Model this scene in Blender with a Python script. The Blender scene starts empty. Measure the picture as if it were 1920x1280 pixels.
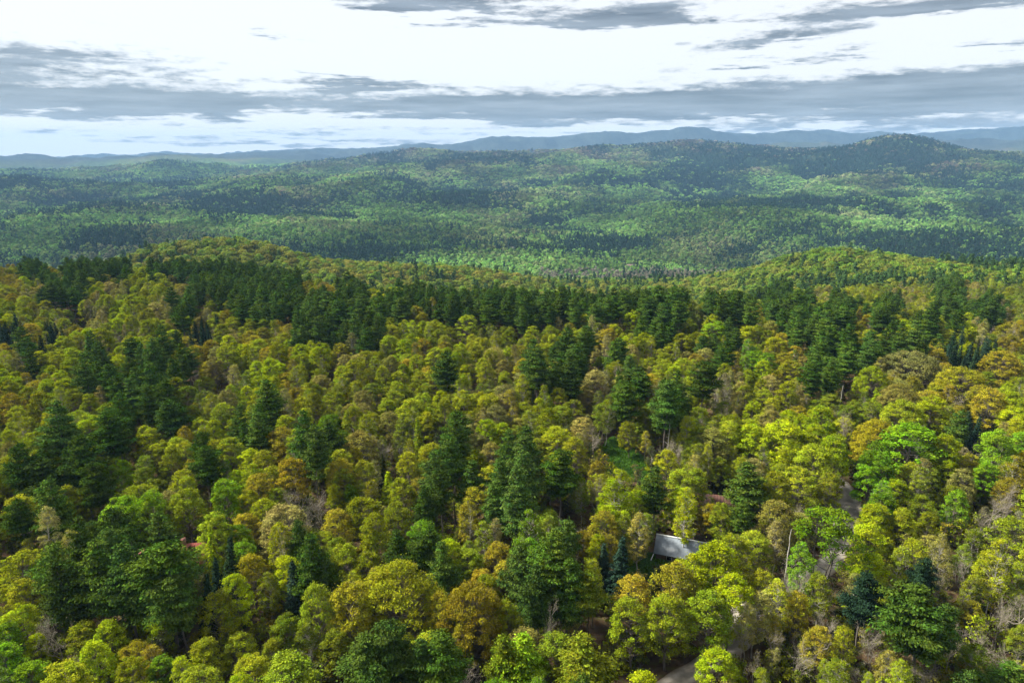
import bpy, math, random, time
import numpy as np
T0 = time.time()
R_ = math.radians
scene = bpy.context.scene
COL = scene.collection

# ------------------------------------------------------------------ camera
CAM_Z = 80.0
PITCH = R_(15.3)
F = 1280.0                                   # focal length in photo pixels (1920 wide, 24 mm on 36 mm)
cd = bpy.data.cameras.new('camera'); cam = bpy.data.objects.new('camera', cd); COL.objects.link(cam)
cam.location = (0, 0, CAM_Z); cam.rotation_euler = (math.pi/2 - PITCH, 0, 0)
cd.lens = 24; cd.sensor_width = 36; cd.clip_start = 0.5; cd.clip_end = 60000
scene.camera = cam

# ------------------------------------------------------------------ exposure / render
vs = scene.view_settings
scene.display_settings.display_device = 'sRGB'
vs.view_transform = 'Standard'; vs.look = 'None'; vs.gamma = 1.0; vs.use_curve_mapping = False
vs.exposure = 3.32
SKY_WHITE = 0.098          # veil of bright cloud
CLOUD_GREY = (0.0195, 0.0218, 0.0240)
NISHITA = 0.06
SUN_EL, SUN_AZ = 43.0, -72.0                 # azimuth from +Y, negative = left
SUN_E = 1.5
HAZE = 0.56e-4
HAZE_COL = (0.24, 0.45, 0.76)
scene.cycles.max_bounces = 6; scene.cycles.diffuse_bounces = 3; scene.cycles.transmission_bounces = 3
scene.cycles.glossy_bounces = 1; scene.cycles.volume_bounces = 0; scene.cycles.transparent_max_bounces = 4
scene.cycles.use_denoising = True
scene.cycles.sample_clamp_indirect = 4

def ray(px, py):
    dx = (px-960)/F; dy = (640-py)/F
    return dx, math.cos(PITCH)+dy*math.sin(PITCH), -math.sin(PITCH)+dy*math.cos(PITCH)
def azel(px, py):
    x, y, z = ray(px, py); return math.atan2(x, y), math.atan2(z, math.hypot(x, y))
def project(x, y, z):
    x = np.asarray(x, float); y = np.asarray(y, float); z = np.asarray(z, float)-CAM_Z
    dep = y*math.cos(PITCH)-z*math.sin(PITCH); up = y*math.sin(PITCH)+z*math.cos(PITCH)
    dep = np.where(dep < 0.1, 0.1, dep)
    return 960+F*x/dep, 640-F*up/dep, dep

# ------------------------------------------------------------------ world: bright cloud veil with grey cloud banks
def N(nt, typ, **kw):
    n = nt.nodes.new(typ)
    for k, v in kw.items(): setattr(n, k, v)
    return n
def math_(nt, op, a, b=None, c=None, clamp=False):
    n = nt.nodes.new('ShaderNodeMath'); n.operation = op; n.use_clamp = clamp
    for i, v in enumerate((a, b, c)):
        if v is None: continue
        if isinstance(v, (int, float)): n.inputs[i].default_value = v
        else: nt.links.new(v, n.inputs[i])
    return n.outputs[0]
w = bpy.data.worlds.new('World'); scene.world = w; w.use_nodes = True
nt = w.node_tree; nt.nodes.clear()
out = N(nt, 'ShaderNodeOutputWorld')
sky = N(nt, 'ShaderNodeTexSky'); sky.sky_type = 'NISHITA'; sky.sun_disc = False
sky.sun_elevation = R_(SUN_EL); sky.sun_rotation = R_(SUN_AZ); sky.altitude = 300
bg1 = N(nt, 'ShaderNodeBackground'); bg1.inputs[1].default_value = NISHITA
nt.links.new(sky.outputs[0], bg1.inputs[0])
tc = N(nt, 'ShaderNodeTexCoord'); sp = N(nt, 'ShaderNodeSeparateXYZ')
nt.links.new(tc.outputs['Generated'], sp.inputs[0])
X, Y, Z = sp.outputs
azs = math_(nt, 'ARCTAN2', X, Y)
els = math_(nt, 'ARCSINE', Z)
# planar cloud-layer coordinates
zz = math_(nt, 'ADD', math_(nt, 'MAXIMUM', Z, 0.0), 0.045)
pxn = math_(nt, 'DIVIDE', X, zz); pyn = math_(nt, 'DIVIDE', Y, zz)
def noise3(sx, sy, off, detail=5, rough=0.55, scale=1.0, ax=None, ay=None):
    cb = N(nt, 'ShaderNodeCombineXYZ')
    nt.links.new(math_(nt, 'MULTIPLY', ax or pxn, sx), cb.inputs[0]); nt.links.new(math_(nt, 'MULTIPLY', ay or pyn, sy), cb.inputs[1])
    cb.inputs[2].default_value = off
    nz = N(nt, 'ShaderNodeTexNoise'); nz.inputs['Scale'].default_value = scale
    nz.inputs['Detail'].default_value = detail; nz.inputs['Roughness'].default_value = rough
    nt.links.new(cb.outputs[0], nz.inputs['Vector'])
    return nz.outputs[0]
n_big = noise3(0.10, 0.20, 3.1, 6, 0.6)
n_mid = noise3(0.45, 0.95, 7.7, 6, 0.62)
n_str = noise3(7.0, 75.0, 1.3, 6, 0.62, 1.0, azs, els)     # wind-drawn streaks
n_fine = noise3(40.0, 160.0, 5.3, 4, 0.65, 1.0, azs, els)
warp = math_(nt, 'MULTIPLY', math_(nt, 'SUBTRACT', n_str, 0.5), 0.06)
warp2 = math_(nt, 'MULTIPLY', math_(nt, 'SUBTRACT', noise3(14.0, 30.0, 9.9, 4, 0.6, 1.0, azs, els), 0.5), 0.12)
elw = math_(nt, 'ADD', els, warp); azw = math_(nt, 'ADD', azs, warp2)
BL = [  # cloud banks: direction given as photo pixel, half sizes in px, weight, tilt
    (60, 158, 235, 50, 1.15, 0), (150, 202, 260, 22, 1.1, 0), (120, 97, 200, 9, 0.8, 0.02), (350, 203, 170, 12, 1.0, 0.0),
    (790, 4, 170, 26, 2.3, 0), (1150, 36, 135, 18, 1.9, 0), (1230, 12, 90, 14, 1.1, 0), (1450, 74, 140, 13, 2.0, -0.10), (1700, 12, 290, 12, 1.8, -0.02),
    (495, 62, 95, 6, 1.7, 0.0), (670, 160, 120, 6, 1.5, 0.0), (620, 140, 60, 5, 1.2, 0.06), (1430, 115, 120, 6, 1.4, 0), (1880, 79, 70, 5, 1.3, -0.04),
    (1600, 82, 60, 5, 1.0, -0.08), (1610, 99, 60, 4, 1.0, 0), (130, 24, 50, 5, .7, 0.05),
    (1500, 182, 560, 27, 1.6, -0.015), (1750, 175, 330, 32, 1.5, -0.01), (1050, 200, 300, 14, 1.1, 0.0), (640, 193, 280, 8, .8, 0.0), (300, 238, 500, 12, -.8, 0), (1300, 228, 800, 10, -.35, 0), (300, 280, 700, 14, -.5, 0),
    (760, 213, 230, 13, .9, 0), (600, 243, 180, 9, 0.9, 0.0), (900, 240, 150, 7, 0.6, 0.0), (1250, 215, 260, 12, .9, -0.03),
    (100, 252, 120, 7, 1.1, 0), (280, 268, 130, 6, 1.0, 0), (330, 240, 130, 5, 1.0, 0), (480, 262, 120, 5, .9, 0), (720, 262, 110, 5, .7, 0), (1060, 232, 100, 8, 1.1, 0), (1180, 240, 60, 7, 1.2, 0), (1330, 236, 50, 6, 1.3, 0), (1440, 236, 60, 9, 1.4, 0), (1590, 226, 70, 6, 1.2, 0), (1680, 240, 40, 5, 1.2, 0), (1830, 225, 70, 7, 1.2, 0), (1900, 236, 50, 5, 1.0, 0),
    (600, 105, 330, 30, -.75, 0), (1050, 110, 300, 36, -.9, 0), (350, 30, 300, 40, -.7, 0), (1700, 55, 200, 18, -0.5, 0), (1150, 85, 200, 18, -.7, 0), (1400, 40, 180, 12, -.5, 0)]
acc = None
for (bx, by, rx, ry, wt, tl) in BL:
    a0, e0 = azel(bx, by)
    sxr = rx/F*0.95; syr = ry/F*0.95
    da = math_(nt, 'SUBTRACT', azw, a0)
    de = math_(nt, 'ADD', math_(nt, 'SUBTRACT', elw, e0), math_(nt, 'MULTIPLY', da, tl)) if tl else math_(nt, 'SUBTRACT', elw, e0)
    q = math_(nt, 'ADD', math_(nt, 'POWER', math_(nt, 'ABSOLUTE', math_(nt, 'DIVIDE', da, sxr)), 2.0), math_(nt, 'POWER', math_(nt, 'ABSOLUTE', math_(nt, 'DIVIDE', de, syr)), 2.0))
    g = math_(nt, 'MULTIPLY', math_(nt, 'POWER', 2.718, math_(nt, 'MULTIPLY', q, -0.9)), wt)
    acc = g if acc is None else math_(nt, 'ADD', acc, g)
den = math_(nt, 'ADD', math_(nt, 'MULTIPLY', acc, 0.72), math_(nt, 'MULTIPLY', math_(nt, 'SUBTRACT', n_big, 0.56), 1.6))
den = math_(nt, 'ADD', den, math_(nt, 'MULTIPLY', math_(nt, 'SUBTRACT', n_mid, 0.5), 1.5))
den = math_(nt, 'ADD', den, math_(nt, 'MULTIPLY', math_(nt, 'SUBTRACT', n_str, 0.5), 2.6))
den = math_(nt, 'ADD', den, math_(nt, 'MULTIPLY', math_(nt, 'SUBTRACT', n_fine, 0.5), 2.0))
mr = N(nt, 'ShaderNodeMapRange'); mr.interpolation_type = 'SMOOTHSTEP'
mr.inputs['From Min'].default_value = 0.06; mr.inputs['From Max'].default_value = 0.95
nt.links.new(den, mr.inputs['Value'])
mixc = N(nt, 'ShaderNodeMix', data_type='RGBA')
nt.links.new(mr.outputs[0], mixc.inputs[0])
mixc.inputs[6].default_value = (SKY_WHITE, SKY_WHITE*1.01, SKY_WHITE*1.01, 1)
mixc.inputs[7].default_value = (*CLOUD_GREY, 1)
gry = N(nt, 'ShaderNodeMix', data_type='RGBA'); gry.inputs[6].default_value = (*[c*0.72 for c in CLOUD_GREY], 1); gry.inputs[7].default_value = (*[c*1.75 for c in CLOUD_GREY], 1)
gm = N(nt, 'ShaderNodeMapRange'); gm.inputs['From Min'].default_value = .35; gm.inputs['From Max'].default_value = .65; nt.links.new(noise3(6.0, 70.0, 21.0, 5, 0.6, 1.0, azs, els), gm.inputs[0])
nt.links.new(gm.outputs[0], gry.inputs[0]); nt.links.new(gry.outputs[2], mixc.inputs[7])
bg2 = N(nt, 'ShaderNodeBackground'); nt.links.new(mixc.outputs[2], bg2.inputs[0]); bg2.inputs[1].default_value = 1.0
ms = N(nt, 'ShaderNodeMixShader'); ms.inputs[0].default_value = 0.96
nt.links.new(bg1.outputs[0], ms.inputs[1]); nt.links.new(bg2.outputs[0], ms.inputs[2]); nt.links.new(ms.outputs[0], out.inputs[0])

sd = bpy.data.lights.new('sun', 'SUN'); so = bpy.data.objects.new('sun', sd); COL.objects.link(so)
sd.energy = SUN_E; sd.angle = R_(10); sd.color = (1.0, 0.94, 0.82)
so.rotation_euler = (R_(90-SUN_EL), 0, R_(-SUN_AZ) + math.pi)   # set properly below
from mathutils import Vector, Matrix
sdir = Vector((math.sin(R_(SUN_AZ))*math.cos(R_(SUN_EL)), math.cos(R_(SUN_AZ))*math.cos(R_(SUN_EL)), math.sin(R_(SUN_EL))))
so.rotation_euler = sdir.to_track_quat('Z', 'Y').to_euler(); so.location = sdir*300

# ------------------------------------------------------------------ numpy value noise
_rs = np.random.RandomState(11); _P = _rs.rand(256, 256)
def vnoise(x, y):
    xi = np.floor(x).astype(int); yi = np.floor(y).astype(int); fx = x-xi; fy = y-yi
    fx = fx*fx*fx*(fx*(fx*6-15)+10); fy = fy*fy*fy*(fy*(fy*6-15)+10)
    a = _P[xi & 255, yi & 255]; b = _P[(xi+1) & 255, yi & 255]; c = _P[xi & 255, (yi+1) & 255]; d = _P[(xi+1) & 255, (yi+1) & 255]
    return (a*(1-fx)+b*fx)*(1-fy)+(c*(1-fx)+d*fx)*fy
def fbm(x, y, o=4, g=0.5):
    s = 0; a = 1; t = 0
    for i in range(o):
        s = s+a*vnoise(x*2**i+17.3*i, y*2**i+5.1*i); t += a; a *= g
    return s/t
def sstep(a, b, x):
    t = np.clip((x-a)/(b-a), 0, 1); return t*t*(3-2*t)

# ------------------------------------------------------------------ terrain: surveyed points -> smooth height field
CP = []
for a in range(-80, 81, 16):
    for d in (10, 40, 100, 180, 260, 330): CP.append((R_(a), math.log(d), 0.0))
def cp(px, py, Yd, off=14):
    x, y, z = ray(px, py); X_ = Yd*x/y; z_ = CAM_Z+Yd*z/y-off
    CP.append((math.atan2(X_, Yd), math.log(math.hypot(X_, Yd)), z_))
def cz(px, Yd, z_):
    x, y, _ = ray(px, 450); X_ = Yd*x/y
    CP.append((math.atan2(X_, Yd), math.log(math.hypot(X_, Yd)), z_))
for p in (-250, 0, 150, 300, 450): cp(p, 492, 425, 17)
for p, q, d in ((600, 514, 395), (700, 524, 380), (800, 536, 365), (950, 550, 350), (1100, 552, 345), (1250, 552, 345), (1400, 556, 345), (1550, 560, 340), (1700, 566, 330), (1900, 566, 325), (2100, 566, 325)): cp(p, q, d, 18)
for p in (-300, 0, 120): cz(p, 560, -45); cz(p, 750, -85); cz(p, 1000, -120)
for p, q, d in ((1700, 540, 420), (1700, 505, 600), (1550, 479, 750), (1620, 482, 740), (1480, 488, 740), (1700, 496, 700), (1900, 498, 600), (1800, 496, 640), (1400, 522, 700), (1900, 540, 420), (2100, 500, 600), (1450, 540, 480),
                (400, 457, 700), (330, 463, 700), (470, 457, 700), (250, 482, 700), (540, 474, 720), (600, 490, 700), (680, 499, 700), (820, 494, 760), (900, 502, 760), (960, 514, 760), (1040, 524, 800), (1150, 520, 1050), (1250, 518, 1050), (1350, 524, 900)): cp(p, q, d)
for p, d, z in ((1550, 1000, -118), (1750, 1000, -118), (1950, 950, -110), (2100, 950, -110), (400, 540, -40), (550, 520, -42), (700, 500, -45), (820, 500, -52), (1000, 500, -60), (1150, 520, -72), (1300, 540, -70), (400, 950, -112), (250, 950, -118), (600, 950, -118), (820, 1000, -118)): cz(p, d, z)
for p in range(-300, 2300, 200): cz(p, 1280, -142)
for p, q, d in ((0, 470, 1400), (200, 460, 1400), (400, 455, 1450), (0, 420, 1900), (200, 420, 1900), (400, 410, 2000), (0, 385, 2600), (200, 384, 2600), (450, 385, 2500), (0, 352, 3200), (200, 354, 3300), (400, 352, 3400),
                (60, 335, 4300), (150, 322, 4700), (250, 311, 4900), (330, 312, 5000), (430, 325, 4900), (520, 330, 4700), (330, 294, 6600), (200, 305, 6600), (440, 303, 6600), (560, 305, 6400),
                (600, 450, 1500), (600, 405, 2200), (600, 370, 2800), (600, 340, 3500), (600, 318, 4400), (680, 303, 4900), (760, 292, 5200), (820, 289, 5200), (880, 296, 5100), (950, 290, 5300), (1020, 292, 5200),
                (850, 480, 1450), (850, 440, 1750), (850, 400, 2250), (850, 370, 2800), (850, 340, 3500), (850, 312, 4300), (1000, 470, 1500), (1000, 430, 1850), (1000, 395, 2300), (1000, 365, 2900), (1000, 335, 3600), (1000, 310, 4300),
                (1130, 440, 1850), (1230, 410, 2000), (1340, 390, 2100), (1450, 386, 2150), (1560, 387, 2200), (1700, 396, 2100), (1820, 410, 1900), (1920, 424, 1800), (1150, 500, 1350), (1350, 500, 1400), (1550, 485, 1450), (1350, 450, 1700), (1550, 440, 1750), (1750, 450, 1600),
                (1180, 350, 3200), (1300, 350, 3200), (1180, 318, 4200), (1280, 300, 4400), (1130, 286, 5000), (1220, 278, 5000), (1300, 272, 5000), (1420, 275, 4800), (1500, 281, 4600), (1545, 288, 4500), (1620, 277, 4350), (1650, 268, 4300), (1690, 263, 4300), (1735, 270, 4300), (1780, 284, 4300), (1840, 306, 4300),
                (1690, 300, 3800), (1560, 315, 3700), (1420, 310, 4000), (1690, 335, 3300), (1500, 345, 3300), (1850, 325, 3400), (1920, 318, 3300), (2000, 320, 3300), (1700, 365, 2700), (1500, 368, 2700), (1900, 365, 2600),
                (1920, 262, 7400), (1820, 264, 7400), (1720, 268, 7400), (1560, 270, 7400), (1450, 272, 7400), (1900, 296, 5800), (2050, 262, 7400)): cp(p, q, d, 11)
for p, d, z in ((200, 3900, -120), (0, 3900, -120), (400, 3900, -110), (300, 5700, -70), (100, 5700, -60), (1340, 2600, -135), (1560, 2650, -135), (1200, 2600, -120), (1800, 2500, -125), (800, 6200, -10), (1000, 6200, 10), (1250, 6200, 10), (1690, 5200, 20), (1500, 5600, 20), (1840, 4900, 10), (500, 7600, 20)): cz(p, d, z)
for p, q in ((-200, 306), (0, 309), (60, 301), (100, 297), (160, 299), (240, 296), (330, 296), (440, 294), (500, 291), (560, 286), (640, 284), (700, 280), (800, 270), (850, 270), (880, 266), (920, 261), (960, 266), (1010, 262), (1060, 258), (1100, 253), (1160, 248), (1220, 250), (1260, 245), (1300, 241), (1340, 247), (1390, 256), (1430, 250), (1470, 246), (1530, 252), (1600, 250), (1700, 248), (1780, 251), (1840, 252), (1880, 245), (1920, 240), (2100, 240)): cp(p, q, 9500, 6)
for p in range(-200, 2200, 200): cz(p, 8400, 60); cz(p, 12500, 120)
CP = np.array(CP)
_C = 0.013
def _k(d2): return np.sqrt(d2+_C*_C)
_A = np.array([[1.0, 0], [0, 1.0]])
dd = (CP[:, None, 0]-CP[None, :, 0])**2+(CP[:, None, 1]-CP[None, :, 1])**2
_n = len(CP); _K = np.zeros((_n+1, _n+1)); _K[:_n, :_n] = _k(dd)+np.eye(_n)*-1e-3; _K[:_n, _n] = 1; _K[_n, :_n] = 1
_W = np.linalg.solve(_K, np.append(CP[:, 2], 0))
LD0, LD1, NLD = math.log(6), math.log(14000), 520
AZ_ = np.linspace(-1.45, 1.45, 560); LD_ = np.linspace(LD0, LD1, NLD)
_G = np.zeros((len(AZ_), NLD))
for i, a in enumerate(AZ_):
    d2 = (a-CP[None, :, 0])**2+(LD_[:, None]-CP[None, :, 1])**2
    _G[i] = _k(d2)@_W[:_n]+_W[_n]
def height(x, y):
    x = np.asarray(x, float); y = np.asarray(y, float)
    d = np.hypot(x, y)+1e-6; a = np.arctan2(x, y)
    back = sstep(1.15, 1.45, np.abs(a))
    u = (np.clip(a, -1.449, 1.449)+1.45)/2.9*(len(AZ_)-1); v = (np.clip(np.log(d), LD0, LD1-1e-6)-LD0)/(LD1-LD0)*(NLD-1)
    ui = np.clip(u.astype(int), 0, len(AZ_)-2); vi = np.clip(v.astype(int), 0, NLD-2); fu = u-ui; fv = v-vi
    z = (_G[ui, vi]*(1-fu)+_G[ui+1, vi]*fu)*(1-fv)+(_G[ui, vi+1]*(1-fu)+_G[ui+1, vi+1]*fu)*fv
    z = z*(1-back)+np.where(d < 600, 0, -60*sstep(600, 2000, d))*back
    for (bx_, by_, rx_, ry_, hh_) in ((355, 705, 125, 70, 9), (-310, 700, 110, 70, 6)): z = z+hh_*np.exp(-(((x-bx_)/rx_)**2+((y-by_)/ry_)**2))
    n1 = (fbm(x/620+3.3, y/760+9.1, 5)-0.5); n1b = 1-np.abs(fbm(x/900+31, y/700+2.2, 4)-0.5)*4
    z = z+n1*sstep(1350, 2200, d)*(115-65*sstep(4000, 6000, d)) + (n1b-0.45)*62*sstep(1500, 2600, d)
    z = z+(fbm(x/850+3, y/3000, 4)-0.5)*150*sstep(7900, 9200, d)
    z = z+(fbm(x/140, y/160, 3)-0.5)*9*sstep(480, 1000, d)
    z = z+(fbm(x/45+7, y/45+1, 3)-0.5)*3.0*sstep(20, 90, d)
    return z

# ------------------------------------------------------------------ mesh helpers
def mesh_from(name, V, Fq=None, Ft=None, mats=(), mi=None, smooth=False, attrs=None):
    me = bpy.data.meshes.new(name)
    nq = 0 if Fq is None else len(Fq); ntr = 0 if Ft is None else len(Ft)
    me.vertices.add(len(V)); me.vertices.foreach_set('co', np.asarray(V, np.float32).ravel())
    idx = np.concatenate([np.asarray(Fq, np.int32).ravel() if nq else np.zeros(0, np.int32), np.asarray(Ft, np.int32).ravel() if ntr else np.zeros(0, np.int32)])
    me.loops.add(len(idx)); me.loops.foreach_set('vertex_index', idx)
    me.polygons.add(nq+ntr)
    me.polygons.foreach_set('loop_start', np.concatenate([np.arange(nq)*4, nq*4+np.arange(ntr)*3]).astype(np.int32))
    me.polygons.foreach_set('loop_total', np.concatenate([np.full(nq, 4), np.full(ntr, 3)]).astype(np.int32))
    for m in mats: me.materials.append(m)
    if mi is not None: me.polygons.foreach_set('material_index', np.asarray(mi, np.int32))
    if smooth: me.polygons.foreach_set('use_smooth', np.ones(nq+ntr, bool))
    for k, (dom, typ, val) in (attrs or {}).items():
        at = me.attributes.new(k, typ, dom)
        at.data.foreach_set({'FLOAT': 'value', 'INT': 'value', 'FLOAT_COLOR': 'color', 'FLOAT_VECTOR': 'vector'}[typ], np.asarray(val, np.int32 if typ == 'INT' else np.float32).ravel())
    me.update(calc_edges=True); me.validate()
    return me
def link(name, data, parent=None, loc=None, **props):
    o = bpy.data.objects.new(name, data); COL.objects.link(o)
    if parent: o.parent = parent
    if loc is not None: o.location = loc
    for k, v in props.items(): o[k] = v
    return o

# ------------------------------------------------------------------ materials
def mat(name):
    m = bpy.data.materials.new(name); m.use_nodes = True; m.node_tree.nodes.clear(); return m, m.node_tree
def leaf_mat(name, transl=0.3, var=0.55, gloss=0.0, hue=0.0):
    m, t = mat(name); o = N(t, 'ShaderNodeOutputMaterial')
    a = N(t, 'ShaderNodeAttribute', attribute_type='INSTANCER', attribute_name='tone')
    v = N(t, 'ShaderNodeAttribute', attribute_type='GEOMETRY', attribute_name='var')
    mrn = N(t, 'ShaderNodeMapRange'); mrn.inputs['To Min'].default_value = 1-var; mrn.inputs['To Max'].default_value = 1+var
    t.links.new(v.outputs['Fac'], mrn.inputs[0])
    hv = N(t, 'ShaderNodeAttribute', attribute_type='GEOMETRY', attribute_name='hue')
    hs = N(t, 'ShaderNodeHueSaturation')
    t.links.new(math_(t, 'ADD', math_(t, 'MULTIPLY', math_(t, 'SUBTRACT', hv.outputs['Fac'], 0.5), 0.045), 0.5), hs.inputs['Hue'])
    t.links.new(mrn.outputs[0], hs.inputs['Value']); hs.inputs['Saturation'].default_value = 1.0
    t.links.new(a.outputs['Color'], hs.inputs['Color'])
    d = N(t, 'ShaderNodeBsdfDiffuse'); tr = N(t, 'ShaderNodeBsdfTranslucent'); mx = N(t, 'ShaderNodeMixShader'); mx.inputs[0].default_value = transl
    t.links.new(hs.outputs[0], d.inputs[0]); t.links.new(hs.outputs[0], tr.inputs[0])
    t.links.new(d.outputs[0], mx.inputs[1]); t.links.new(tr.outputs[0], mx.inputs[2]); last = mx.outputs[0]
    if gloss:
        gl = N(t, 'ShaderNodeBsdfGlossy'); gl.inputs['Roughness'].default_value = 0.45; gl.inputs[0].default_value = (.8, .8, .8, 1)
        m2 = N(t, 'ShaderNodeMixShader'); m2.inputs[0].default_value = gloss
        t.links.new(last, m2.inputs[1]); t.links.new(gl.outputs[0], m2.inputs[2]); last = m2.outputs[0]
    t.links.new(last, o.inputs[0]); return m
def noise_mat(name, c1, c2, scale=3.0, detail=6, rough=0.9, bump=0.0, bscale=8, coord='Object', stretch=(1, 1, 1), metal=0.0, c3=None):
    m, t = mat(name); o = N(t, 'ShaderNodeOutputMaterial'); b = N(t, 'ShaderNodeBsdfPrincipled')
    tcn = N(t, 'ShaderNodeTexCoord'); mp = N(t, 'ShaderNodeMapping'); mp.inputs['Scale'].default_value = stretch
    t.links.new(tcn.outputs[coord], mp.inputs[0])
    nz = N(t, 'ShaderNodeTexNoise'); nz.inputs['Scale'].default_value = scale; nz.inputs['Detail'].default_value = detail; nz.inputs['Roughness'].default_value = 0.65
    t.links.new(mp.outputs[0], nz.inputs['Vector'])
    cr = N(t, 'ShaderNodeValToRGB'); e = cr.color_ramp.elements
    e[0].position = 0.35; e[0].color = (*c1, 1); e[1].position = 0.65; e[1].color = (*c2, 1)
    if c3: q = e.new(0.5); q.color = (*c3, 1)
    t.links.new(nz.outputs[0], cr.inputs[0]); t.links.new(cr.outputs[0], b.inputs['Base Color'])
    b.inputs['Roughness'].default_value = rough; b.inputs['Metallic'].default_value = metal
    if bump:
        n2 = N(t, 'ShaderNodeTexNoise'); n2.inputs['Scale'].default_value = bscale; n2.inputs['Detail'].default_value = 5
        t.links.new(mp.outputs[0], n2.inputs['Vector'])
        bp = N(t, 'ShaderNodeBump'); bp.inputs['Strength'].default_value = bump; bp.inputs['Distance'].default_value = 0.1
        t.links.new(n2.outputs[0], bp.inputs['Height']); t.links.new(bp.outputs[0], b.inputs['Normal'])
    t.links.new(b.outputs[0], o.inputs[0]); return m
M_LEAF = leaf_mat('spring leaves', 0.16, 0.7)
M_NEED = leaf_mat('needles', 0.10, 0.6)
M_FAR = leaf_mat('distant foliage', 0.2, 0.3)
M_BARK = noise_mat('grey brown bark', (0.05, 0.041, 0.032), (0.15, 0.125, 0.10), 2.5, stretch=(1, 1, .25))
M_PALE = noise_mat('pale bark', (0.16, 0.145, 0.12), (0.42, 0.40, 0.35), 1.5, stretch=(1, 1, .6))
M_TWIG = noise_mat('bare twigs', (0.16, 0.135, 0.105), (0.34, 0.30, 0.245), 1.0)
M_DARK = noise_mat('dark wet bark', (0.012, 0.01, 0.009), (0.04, 0.032, 0.026), 2.5, stretch=(1, 1, .25))
M_LITTER = noise_mat('leaf litter', (0.035, 0.022, 0.014), (0.13, 0.082, 0.05), 1.6, 10, bump=.6, bscale=3, c3=(0.07, 0.045, 0.025))
M_GRAVEL = noise_mat('grey gravel', (0.17, 0.152, 0.128), (0.30, 0.275, 0.24), .35, 10, bump=.4, bscale=9)
M_GRASS = noise_mat('spring grass', (0.065, 0.14, 0.014), (0.115, 0.22, 0.022), .5, 8, bump=.5, bscale=6)

# ------------------------------------------------------------------ ground sheet
azg = np.unique(np.concatenate([np.linspace(-math.pi, -0.95, 40), np.linspace(-0.95, 0.95, 520), np.linspace(0.95, math.pi, 40)]))[:-1]
lg = np.linspace(math.log(7), math.log(13500), 430)
A, L = np.meshgrid(azg, lg, indexing='ij'); Dg = np.exp(L); gx = np.sin(A)*Dg; gy = np.cos(A)*Dg; gz = height(gx, gy)
na, nl = A.shape
V = np.stack([gx, gy, gz], -1).reshape(-1, 3)
i, j = np.meshgrid(np.arange(na), np.arange(nl-1), indexing='ij'); i2 = (i+1) % na
Fq = np.stack([i*nl+j, i2*nl+j, i2*nl+j+1, i*nl+j+1], -1).reshape(-1, 4)[:, ::-1]
cidx = len(V); V = np.vstack([V, [[0, 0, float(height(0.0, 6.0))]]])
Ft = np.array([[cidx, ((k+1) % na)*nl, k*nl] for k in range(na)])[:, ::-1]

# forest mosaic: one number for how much conifer, one for how green the hardwoods are; relief and cloud shade are also put into it
DARK = [(1340, 384, 110, 7), (1470, 381, 140, 7), (1590, 386, 100, 7), (1220, 404, 60, 7), (330, 345, 200, 7), (100, 345, 120, 7), (1690, 288, 130, 26), (1400, 292, 170, 18), (1330, 312, 80, 22), (1560, 300, 120, 14), (1640, 300, 200, 25), (1480, 388, 120, 10), (1220, 345, 60, 12), (1300, 335, 90, 14), (60, 352, 90, 18), (120, 388, 130, 10), (260, 378, 260, 12), (380, 392, 130, 10), (440, 370, 110, 14), (430, 405, 70, 14),  # thin crest bands put the relief shade of the spurs into the tone
        (760, 300, 70, 10), (940, 305, 90, 6), (1080, 330, 50, 12), (1130, 345, 60, 10), (700, 345, 120, 8), (800, 375, 90, 8), (880, 390, 120, 10), (1000, 430, 120, 18), (1080, 465, 90, 18), (900, 470, 140, 14), (1140, 470, 90, 18), (540, 470, 60, 12), (730, 480, 120, 14), (560, 420, 90, 12), (180, 460, 80, 16),
        (1800, 345, 100, 16), (1880, 355, 60, 22), (1700, 350, 90, 12), (1830, 400, 90, 16), (1850, 460, 140, 22), (1700, 470, 120, 16), (1480, 440, 60, 16), (1230, 430, 60, 20), (1350, 480, 40, 12), (1100, 400, 90, 12),
        (1540, 468, 60, 8), (1740, 482, 50, 8), (540, 480, 45, 8), (370, 462, 25, 5), (1800, 510, 60, 12), (1880, 520, 60, 16), (1610, 540, 60, 10), (1700, 550, 90, 10), (1500, 555, 90, 10)]
LITE = [(1400, 362, 150, 7), (1250, 372, 100, 8), (250, 362, 220, 8), (700, 330, 200, 12), (960, 330, 120, 14), (1060, 365, 90, 12), (680, 395, 120, 10), (760, 410, 150, 16), (500, 420, 90, 14), (400, 425, 160, 20), (600, 440, 130, 20), (100, 440, 100, 25), (1180, 490, 120, 14), (1260, 470, 80, 30), (1200, 420, 60, 20), (1350, 430, 90, 16), (1580, 350, 90, 10), (1480, 350, 80, 10), (1560, 420, 110, 16), (1650, 430, 90, 16), (1030, 480, 90, 8), (260, 330, 180, 8), (1740, 375, 60, 12), (450, 470, 130, 12), (800, 500, 200, 14), (1500, 500, 160, 20), (1000, 510, 120, 10), (220, 420, 90, 14)]  # thin bands beside the crests put lit faces and haze into the tone
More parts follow.
